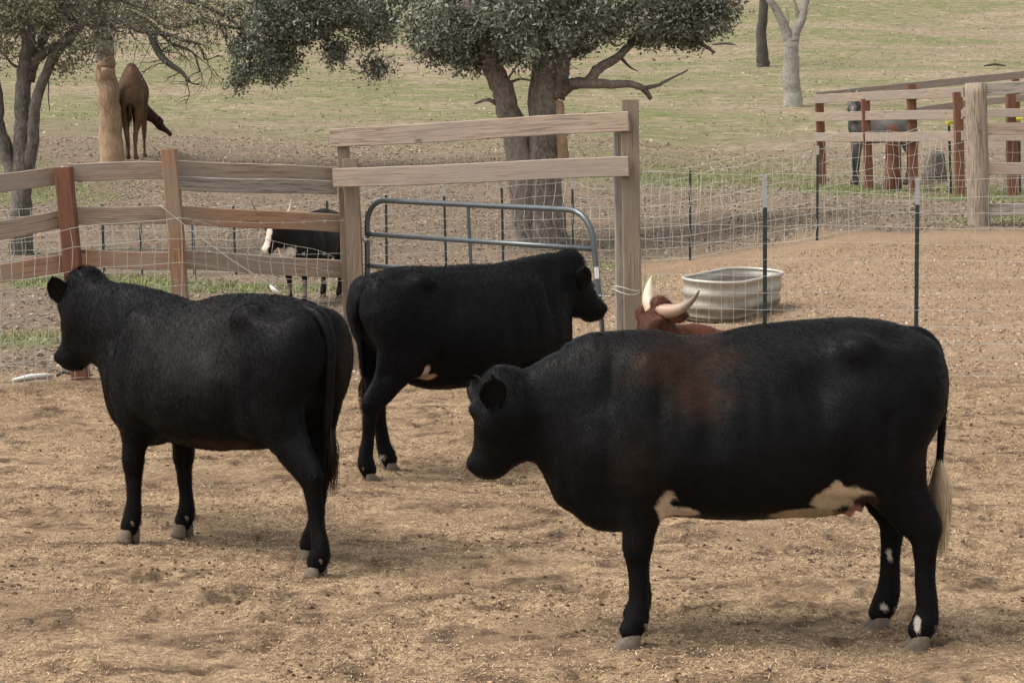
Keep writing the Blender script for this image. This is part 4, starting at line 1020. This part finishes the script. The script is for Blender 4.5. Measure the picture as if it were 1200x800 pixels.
# --- pale forked tree and dark trunk on the right, white trunk and fallen log behind the oak
g0 = gnd(929, 124); Y = g0.y
T = thing('pale_tree', 'bare pale grey tree forking in two on the hillside', 'tree', g0, w=True); b = MB()
limb(b, [at(928, 128, Y), at(928, 112, Y), at(927, 85, Y), at(927, 60, Y), at(927, 45, Y)], .30, .20, 16, .06)
limb(b, [at(926, 56, Y), at(919, 32, Y), at(911, 14, Y), at(903, 2, Y), at(896, -16, Y), at(890, -50, Y)], .17, .08, 12)
limb(b, [at(928, 58, Y), at(933, 36, Y), at(940, 22, Y), at(944, 2, Y), at(948, -30, Y)], .17, .09, 12); limb(b, [at(938, 26, Y), at(933, 10, Y), at(928, -10, Y)], .08, .03, 8); limb(b, [at(921, 38, Y), at(924, 22, Y), at(921, 8, Y)], .04, .02, 6)
tips = []
for px, py in ((896, -16), (948, -20), (890, -45), (928, -12)):
    for _ in range(3): twig(b, at(px, py, Y), (random.gauss(0, .5), random.gauss(0, .5), 1.5), 1.8, .05, 1, tips)
b.build('trunk', BARKP, T)
g0 = gnd(893, 78); Y = g0.y
T = thing('dark_tree', 'thin dark bare trunk standing on the hill left of the pale forked tree', 'tree', g0, w=True); b = MB()
limb(b, [at(894, 80, Y), at(893, 64, Y), at(892, 40, Y), at(895, 0, Y), at(898, -50, Y)], .25, .13, 12, .1); tips = []
for _ in range(5): twig(b, at(897, -30, Y), (random.gauss(0, .8), random.gauss(0, .7), 1), 2.5, .07, 2, tips)
b.build('trunk', BARKD, T)
g0 = gnd(660, 92); Y = g0.y
T = thing('white_trunk', 'white barked leaning trunk seen just right of the twin-trunk oak', 'tree', g0, w=True); b = MB(); limb(b, [at(664, 96, Y), at(659, 80, Y), at(656, 62, Y), at(650, 30, Y), at(646, -30, Y)], .20, .12, 10, .08); b.build('trunk', plain('white_bark', (.55, .53, .48), .8, 0, .35, 6), T)
g0 = gnd(675, 68)
T = thing('fallen_log', 'dark fallen log lying on the hill behind the oak', 'log', g0); b = MB(); b.tube([Vector((-.7, 0, .1)), Vector((-.2, .1, .16)), Vector((.5, .2, .35)), Vector((.9, .3, .55))], [.2, .19, .16, .10], 10, rough=.1); b.build('wood', BARKD, T)
for k, (px, py, L_, lb) in enumerate(((1166, 80, .4, 'dark stick lying on the open hillside above the big round post'), (848, 55, .5, 'short stick on the grass by the tip of the oak bough'))):
    g0 = gnd(px, py); T = thing('stick', lb, 'stick', g0); b = MB(); b.tube([Vector((-L_, 0, .08)), Vector((0, .05, .14)), Vector((L_, 0, .08))], [.03, .05, .02], 7, rough=.2); b.build('wood', BARKD, T)
rs = np.random.default_rng(8)
for k in range(26):
    Yk = rs.uniform(50, 110); xk = rs.uniform(-.24, .25) * Yk
    if k == 0: stn = np.array([0])
    p = onG(xk, Yk)
# ================================================================== ANIMALS
BLACK = (.0040, .0040, .0047)
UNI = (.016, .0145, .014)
def cattle_torso(off=0.):
    return [(-.595, 0, 1.30, 1.12, .12), (-.555, 0, 1.352, .97, .20), (-.50, 0, 1.384, .80, .255), (-.34, 0, 1.392, .68, .300), (-.16, 0, 1.368, .575, .335), (.12, 0, 1.325, .525, .36), (.35, 0, 1.305, .54, .33), (.54, 0, 1.303, .55, .265), (.70, 0, 1.285, .52, .20), (.80, 0, 1.26, .56, .14)]
def bumps(x=0):
    B = []
    for s in (-1, 1):
        B += [((-.36, s * .215, 1.285), (.065, .045, .045), .09), ((-.655, s * .095, 1.24), (.05, .045, .045), .08), ((-.40, s * .20, .84), (.10, .07, .14), .10), ((-.50, s * .17, 1.08), (.17, .10, .2), .10), ((.50, s * .19, 1.00), (.13, .08, .24), .07), ((.72, s * .13, .86), (.07, .07, .09), .07), ((.50, s * .17, .72), (.07, .06, .07), .06)]
    return B
BR = (.020, .0105, .0068)
# ---- cow A: side on, right front
legs, hooves = std_legs(-.565, .535, (-.085, .03), (.01, -.02))
spA = dict(torso=cattle_torso(), legs=legs, hooves=hooves, grid=.0115, egg=.17,
    neck=[(.50, 0, 1.03, .19, .27), (.72, 0, 1.025, .145, .255), (.88, -.005, 1.005, .115, .225), (1.02, -.01, .975, .10, .185), (1.11, -.03, .965, .09, .155)],
    H0=(1.20, -.04, 1.125), yaw=R(-38), pitch=R(-80), HL=.385, HS=1.0, headk=.05, ears=[((1.160, .145, 1.025), (.02, .42, .88), (.95, .12, -.1), .155, .056), ((1.22, -.14, 1.03), (.3, -.7, .3), (.2, .1, -.9), .16, .055)], EL=.175, earback=.0, earup=-.28, eardrop=-.05, eartwist=1.,
    ribs=.7, bumps=bumps() + [((.665, 0, .60), (.10, .08, .10), .08), ((.60, 0, .56), (.12, .10, .06), .08), ((-.33, 0, .66), (.13, .12, .085), .06), ((-.36, .06, .60), (.013, .013, .05), .012), ((-.405, .05, .62), (.013, .013, .05), .012), ((1.07, -.02, .87), (.09, .05, .07), .08), ((-.20, 0, .60), (.16, .14, .06), .06)],
    tail=[(-.58, 0, 1.31, .045), (-.66, 0, 1.305, .04), (-.722, 0, 1.24, .031), (-.748, .02, 1.08, .021), (-.748, .03, .92, .017), (-.742, .03, .76, .014)],
    switch=((-.742, .03, .80), .45, 420, .04, [(.60, .50, .36), (.36, .27, .17)], 3, (-.02, 0), .022),
    base=BLACK, seed=1, hair=170000, hlen=(.014, .026), hwid=.0021, lift=.27,
    spots=[((.38, .25, 1.25), (.19, .30, .12), BR, .9, .85), ((.31, .30, 1.13), (.10, .3, .11), BR, .9, .85), ((.55, .2, .80), (.10, .2, .12), (.012, .008, .006), .6, .8),
           ((.425, .20, .61), (.045, .35, .075), (.50, .42, .33), .45, .10), ((.37, .20, .585), (.065, .35, .03), (.50, .42, .33), .5, .1), ((.395, .24, .635), (.026, .2, .022), BLACK, .5, .1),
           ((-.29, .1, .655), (.13, .30, .065), (.52, .42, .31), .45, .10), ((-.14, .1, .575), (.15, .30, .032), (.42, .32, .22), .4, .2), ((-.27, .1, .71), (.035, .3, .035), (.52, .42, .31), .5, .12), ((-.41, .1, .64), (.06, .2, .05), (.03, .02, .017), .3, .15),
           ((-.37, .06, .57), (.04, .1, .05), (.40, .19, .16), .2, .15), ((-.565, -.14, .33), (.016, .08, .036), (.50, .47, .42), 1.1, .12), ((-.545, -.13, .105), (.018, .08, .016), (.45, .42, .37), 1.1, .12), ((-.63, .20, .10), (.014, .05, .035), (.50, .47, .42), 1.1, .12)])
pA = gnd(893, 747)
make_cow('black cow in profile nearest the camera, with white belly patches and a pale tail switch', 'cow', pA, PI, spA)
# ---- cow B: left, seen from behind its left side
legs, hooves = std_legs(-.60, .56, (-.17, .15), (.07, -.05), yh=.14)
spB = dict(torso=[(x, y, a - (.012 if abs(x) > .3 else .004), b + .01, w * .98) for x, y, a, b, w in cattle_torso()], legs=legs, hooves=hooves, grid=.0115, egg=.14, scale=.975,
    neck=[(.50, 0, 1.04, .19, .27), (.70, .01, 1.09, .15, .26), (.88, .03, 1.13, .135, .25), (1.02, .05, 1.17, .12, .22), (1.10, .06, 1.19, .105, .18)],
    H0=(1.19, .06, 1.385), yaw=R(6), pitch=R(-75), HL=.465, HS=1.12, headk=.07, ears=[((1.165, .155, 1.26), (.20, .32, .85), (.766, .60, -.35), .155, .056), ((1.15, -.03, 1.27), (-.45, -.72, .42), (.643, -.766, -.3), .185, .05)], EL=.19, earback=.05, earup=.0, eardrop=-.10,
    ribs=.4, bumps=bumps() + [((.68, 0, .66), (.10, .09, .11), .09), ((-.25, 0, .66), (.14, .12, .07), .07), ((1.14, .06, 1.38), (.05, .07, .045), .04), ((.60, 0, .60), (.12, .12, .07), .08)],
    tail=[(-.58, 0, 1.31, .045), (-.68, 0, 1.285, .040), (-.742, 0, 1.18, .032), (-.752, .01, 1.0, .027), (-.745, .015, .82, .022), (-.74, .02, .66, .018)],
    switch=((-.762, .02, .74), .34, 300, .035, [(.010, .008, .007), (.022, .014, .010)], 5, (-.01, 0), .026),
    base=(.0037, .0036, .0043), seed=11, hair=150000, hlen=(.015, .031), hwid=.0023, lift=.33,
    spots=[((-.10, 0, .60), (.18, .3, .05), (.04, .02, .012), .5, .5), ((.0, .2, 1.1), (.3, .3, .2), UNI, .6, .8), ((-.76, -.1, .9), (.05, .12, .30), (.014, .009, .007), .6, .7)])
pBh, pBf = Vector((-.99, 9.98, 0)), Vector((-1.90, 10.74, 0)); dB = pBf - pBh; pB = (pBh + pBf) / 2; pB.z = 0
make_cow('all-black cow at the left with its rump to the camera, facing the fence', 'cow', pB, math.atan2(dB.y, dB.x), spB)
# ---- cow C: middle, facing right toward the gate
legs, hooves = std_legs(-.58, .56, (.15, -.16), (-.02, .05), yh=.14)
spC = dict(torso=[(x, y, a - (.02 if x < 0 else -.02), b + .02, w * .97) for x, y, a, b, w in cattle_torso()], legs=legs, hooves=hooves, grid=.0125, egg=.12, scale=.94,
    neck=[(.46, 0, 1.05, .19, .27), (.64, .01, 1.12, .155, .26), (.80, .02, 1.18, .13, .23), (.90, .03, 1.20, .115, .20), (.97, .03, 1.21, .10, .17)],
    H0=(1.03, .03, 1.385), yaw=R(-4), pitch=R(-58), HL=.44, HS=1.08, headk=.05, ears=[((.985, -.085, 1.17), (-.02, -.30, .93), (.83, -.50, .05), .17, .060), ((1.04, .13, 1.25), (.3, .8, .3), (.2, -.1, -.9), .16, .055)], EL=.19, earback=.1, earup=.1, eardrop=.15,
    ribs=.2, bumps=bumps() + [((.62, 0, .66), (.10, .10, .12), .1), ((-.15, 0, .62), (.2, .14, .07), .07), ((1.0, .03, 1.37), (.05, .07, .045), .04)],
    tail=[(-.58, 0, 1.30, .045), (-.66, .02, 1.25, .038), (-.685, .06, 1.12, .03), (-.67, .09, .92, .025), (-.64, .10, .66, .02)],
    switch=((-.64, .10, .68), .30, 160, .03, [(.012, .01, .01), (.03, .02, .014)], 7, (0, 0), .026),
    base=(.0040, .0040, .0051), seed=21, hair=120000, hlen=(.014, .034), hwid=.0024, lift=.38,
    spots=[((-.36, -.12, .70), (.04, .2, .05), (.50, .42, .34), .5, .12), ((-.30, -.12, .655), (.05, .2, .022), (.42, .30, .22), .5, .15), ((-.68, -.2, .11), (.03, .06, .02), (.45, .42, .38), .3, .2), ((-.50, -.2, .10), (.03, .4, .02), (.45, .42, .38), .3, .2)])
aC = R(34); pC = Vector((-.82 + .55 * math.cos(aC), 12.5 + .55 * math.sin(aC), 0))
make_cow('shaggy black cow in the middle facing right toward the tube gate', 'cow', pC, aC, spC)
# ---- reddish horned cow lying behind cow A
RED = (.085, .030, .018)
def lying_legs():
    L_ = []
    for s in (-1, 1):
        L_.append(([(.42, s * .16, .35, .10, .13), (.52, s * .20, .20, .07, .08), (.62, s * .20, .09, .05, .05), (.45, s * .19, .06, .04, .04), (.34, s * .18, .05, .045, .045)], .05))
        L_.append(([(-.45, s * .2, .42, .12, .17), (-.25, s * .30, .25, .09, .11), (-.12, s * .33, .10, .055, .06), (-.30, s * .33, .06, .045, .045), (-.02, s * .34, .05, .04, .04)], .06))
    return L_
spR = dict(torso=[(-.72, 0, .55, .10, .15), (-.6, 0, .66, .04, .25), (-.35, 0, .69, .01, .33), (0, 0, .66, .01, .38), (.3, 0, .66, .02, .34), (.5, 0, .70, .06, .25), (.66, 0, .68, .16, .17)],
    legs=lying_legs(), grid=.014, lo=(-.95, -.6, -.02), hi=(1.6, .8, 1.15), egg=.2,
    neck=[(.45, 0, .46, .16, .20), (.62, .04, .52, .13, .17), (.74, .10, .60, .10, .14), (.82, .15, .66, .09, .12)],
    H0=(.87, .17, .90), yaw=R(28), pitch=R(-47), HL=.44, HS=.94, headk=.05, EL=.165, earback=.3, earup=-.35, eardrop=-.2,
    bumps=[((.84, .16, .89), (.06, .07, .05), .04)], tail=[(-.7, 0, .5, .03), (-.82, .02, .35, .025), (-.84, .06, .12, .02), (-.8, .16, .04, .016)],
    base=RED, seed=31, hair=70000, hlen=(.014, .028), hwid=.0028, spots=[((.95, .2, .7), (.12, .2, .10), (.05, .02, .013), .4, .7)], ribs=0)
def hornpts(sp, side, outs, r0, cols):
    hp, d, lat, nrm = head_chain(sp['H0'], sp['yaw'], sp['pitch'], sp['HL'], sp['HS']); H0 = np.array(sp['H0'])
    b0 = H0 + lat * side * .055 + d * .035 - nrm * .045; up = np.array([0, 0, 1.])
    return ([b0 + lat * side * o + up * u + d * f for (o, u, f) in outs], r0, cols)
HC = [(.36, .20, .14), (.34, .265, .20), (.10, .07, .055)]
spR['horns'] = [hornpts(spR, -1, [(-.03, -.01, 0), (.03, .04, -.03), (.045, .09, -.06), (.045, .13, -.08), (.035, .17, -.09)], .060, [(.50, .36, .26), (.62, .54, .42), (.5, .42, .3)]),
                hornpts(spR, 1, [(-.02, -.01, 0), (.08, .0, .0), (.17, .03, 0), (.26, .09, 0), (.32, .16, 0)], .062, HC)]
pR = gnd(884, 491)
make_cow('reddish-brown horned cow resting behind the nearest cow, only head, horns and back showing', 'cow', pR, PI + R(20), spR)
# ---- black and white horned calf behind the left fence
legs, hooves = std_legs(-.60, .555, (.05, -.02), (.02, -.02))
spW = dict(torso=cattle_torso(), legs=legs, hooves=hooves, grid=.018, scale=.76,
    neck=[(.52, 0, 1.03, .19, .27), (.72, -.03, 1.03, .14, .24), (.90, -.08, 1.10, .115, .19), (1.00, -.12, 1.14, .10, .15)],
    H0=(1.06, -.14, 1.33), yaw=R(-12), pitch=R(-66), HL=.52, HS=1.1, headk=.06, EL=.19, earback=.2, earup=0, eardrop=-.2,
    bumps=bumps() + [((.74, 0, .72), (.10, .07, .14), .08)], tail=[(-.70, 0, 1.30, .04), (-.78, 0, 1.2, .03), (-.80, 0, .9, .025), (-.76, 0, .55, .02)],
    switch=((-.76, 0, .6), .3, 80, .03, [(.5, .48, .42), (.3, .28, .24)], 9, (0, 0), .02), base=(.010, .0095, .0095), seed=41, hair=22000, hlen=(.012, .03), hwid=.004,
    spots=[((.88, -.05, .80), (.10, .2, .11), (.62, .55, .46), .6, .15), ((.6, 0, .22), (.1, .4, .10), (.16, .14, .12), 1.1, .2)], ribs=0)
spW['horns'] = [hornpts(spW, 1, [(0, 0, 0), (.12, .03, 0), (.24, .15, 0), (.28, .33, 0)], .045, [(.7, .62, .35), (.75, .70, .5), (.55, .5, .4)]), hornpts(spW, -1, [(0, 0, 0), (.12, .03, 0), (.28, .13, 0), (.38, .30, 0)], .036, [(.12, .10, .08), (.05, .04, .04), (.03, .03, .03)])]
pW = gnd(368, 352)
_hp, _d, _l, _n = head_chain(spW['H0'], spW['yaw'], spW['pitch'], spW['HL'], spW['HS'])
spW['spots'] += [(tuple(np.array(spW['H0']) + _d * t * spW['HL'] - _n * .02), (.075, .055, .085), (.62, .54, .45), .3, .15) for t in (.25, .45, .65, .85, 1.0)]
make_cow('small black horned calf with a white face behind the left board fence', 'calf', pW, R(249), spW, name='calf')

# ---- camel
def camel():
    p = gnd(157, 186); T = thing('camel', 'brown one-humped camel grazing on the slope beside the stripped oak, seen from behind', 'camel', p, R(96))
    f = Field((-1.1, -1.3, -.02), (1.7, .7, 2.15), .026); Y_ = (0, 1, 0)
    f.chain([(-.62, 0, 1.28, .18, .24), (-.45, 0, 1.34, .25, .32), (-.15, 0, 1.42, .31, .38), (.2, 0, 1.38, .33, .42), (.5, 0, 1.32, .25, .36), (.72, 0, 1.25, .17, .26)], k=.08, n=3)
    f.ell((-.12, 0, 1.70), (.32, .18, .30), .14); f.ell((-.12, 0, 1.92), (.11, .075, .10), .08)
    for s in (-1, 1):
        o = .10 if s > 0 else -.04
        f.chain([(-.48, s * .13, 1.25, .15, .24), (-.46, s * .15, 1.0, .135, .20), (-.48, s * .13, .80, .095, .14), (-.56, s * .10, .60, .055, .075), (-.57, s * .085, .48, .055, .06), (-.54 + o, s * .08, .25, .034, .036), (-.52 + o, s * .085, .10, .045, .05), (-.47 + o, s * .09, .04, .06, .08)], k=.05)
        f.chain([(.52, s * .17, 1.2, .11, .2), (.52, s * .19, .9, .07, .10), (.52, s * .19, .62, .055, .065), (.52, s * .19, .35, .03, .036), (.52, s * .19, .12, .035, .04), (.56, s * .19, .04, .06, .08)], k=.05)
    f.chain([(.66, -.03, 1.22, .14, .24), (.85, -.14, 1.06, .10, .18), (.98, -.28, .93, .085, .145), (1.0, -.40, .84, .075, .125), (1.0, -.50, .77, .07, .11)], side=(.6, .8, 0), k=.08)
    H0 = (1.0, -.48, .83); hp, d, lat, n = head_chain(H0, R(-88), R(-46), .42, .95, kind='camel'); f.chain(hp, side=lat, k=.04)
    V, Q = f.mesh(2); vs_, qs = [V], [Q]; off = len(V)
    for q in (-1, 1):
        ev, ef = ear_mesh(np.array(H0) + lat * q * .06 - n * .02, lat * q * .5 + n * .8 - d * .2, d * q, .10, .03); vs_.append(ev); qs.append(ef + off); off += len(ev)
    V = np.concatenate(vs_); Q = np.concatenate(qs)
    colf = lambda P: np.clip(coat(P, (.150, .094, .056), [((.95, -.4, .85), (.4, .5, .5), (.045, .025, .016), .5, .3), ((-.12, 0, 2.0), (.16, .16, .12), (.07, .038, .022), .4, .5), ((-.5, 0, .95), (.35, .07, .45), (.075, .04, .024), .5, .5), ((-.66, 0, 1.1), (.10, .10, .35), (.03, .018, .012), .4, .4), ((-.5, 0, .35), (.3, .5, .35), (.20, .12, .075), .4, .5), ((1.0, -.85, .5), (.14, .14, .12), (.09, .05, .033), .3, .4)], 6), .001, 1)
    npmesh('body', V, Q, COAT, T, True, colf(V)); hair('coat_hair', V, Q, colf, 30000, T, (.02, .05), .008, seed=8, zmin=.15, lift=.35)
    tv, tf = tubearr([Vector(q[:3]) for q in catmull([(-.66, 0, 1.38), (-.74, 0, 1.2), (-.74, 0, 1.0), (-.72, 0, .82)], 4)], [.035] * 12 + [.02], 8)
    npmesh('tail', tv, tf, COATH, T, True, np.tile([(.05, .03, .02)], (len(tv), 1)))
    switch(T, (-.74, 0, 1.0), .34, 90, .04, [(.02, .014, .01), (.05, .03, .02)], 9)
camel()

# ---- grey horse in the far pen
def horse():
    p = gnd(1032, 216); T = thing('horse', 'grey horse standing side-on behind the red posts of the far pen', 'horse', p, PI + R(6))
    f = Field((-1.0, -.5, -.02), (1.0, .7, 1.95), .02)
    f.chain([(-.60, 0, 1.20, .13, .19), (-.45, 0, 1.21, .21, .25), (-.15, 0, 1.10, .24, .24), (.15, 0, 1.07, .24, .25), (.42, 0, 1.16, .20, .28), (.56, 0, 1.18, .13, .20)], k=.06, n=3)
    f.chain([(.42, 0, 1.22, .12, .21), (.55, .01, 1.42, .085, .16), (.60, .03, 1.60, .065, .12), (.60, .06, 1.68, .06, .09)], k=.08)
    H0 = (.60, .04, 1.76); hp, d, lat, n = head_chain(H0, R(68), R(-58), .50, .78); f.chain(hp, side=lat, k=.05)
    for s in (-1, 1):
        o = .07 * s
        f.chain([(-.50, s * .12, 1.1, .11, .18), (-.52 + o * .3, s * .13, .85, .08, .12), (-.60 + o * .6, s * .12, .58, .045, .07), (-.60 + o, s * .12, .30, .035, .04), (-.57 + o, s * .12, .10, .042, .046), (-.54 + o, s * .12, .03, .055, .06)], k=.05)
        f.chain([(.50, s * .13, 1.1, .09, .15), (.51, s * .13, .82, .07, .09), (.52, s * .12, .50, .05, .055), (.52, s * .12, .28, .034, .038), (.52, s * .12, .10, .042, .046), (.55, s * .12, .03, .055, .062)], k=.05)
    V, Q = f.mesh(2); vs_, qs = [V], [Q]; off = len(V)
    for q in (-1, 1):
        ev, ef = ear_mesh(np.array(H0) + lat * q * .05, lat * q * .25 + np.array([0, 0, 1.]), lat, .15, .035); vs_.append(ev); qs.append(ef + off); off += len(ev)
    V = np.concatenate(vs_); Q = np.concatenate(qs)
    colf = lambda P: np.clip(coat(P, (.115, .110, .104), [((.62, .1, 1.7), (.25, .3, .28), (.24, .23, .21), .3, .4), ((0, 0, .25), (1.2, .5, .40), (.065, .066, .068), .3, .4)], 6), .001, 1)
    npmesh('body', V, Q, COAT, T, True, colf(V)); hair('coat_hair', V, Q, colf, 20000, T, (.015, .03), .006, seed=9, zmin=.12, lift=.3)
    switch(T, (-.72, 0, 1.15), .62, 120, .05, [(.05, .05, .05), (.10, .10, .10)], 9)
    hair('mane', V, Q, lambda P: np.tile([(.06, .06, .06)], (len(P), 1)) * 1.0, 900, T, (.08, .15), .012, seed=4, zmin=1.35, lift=.3)
horse()
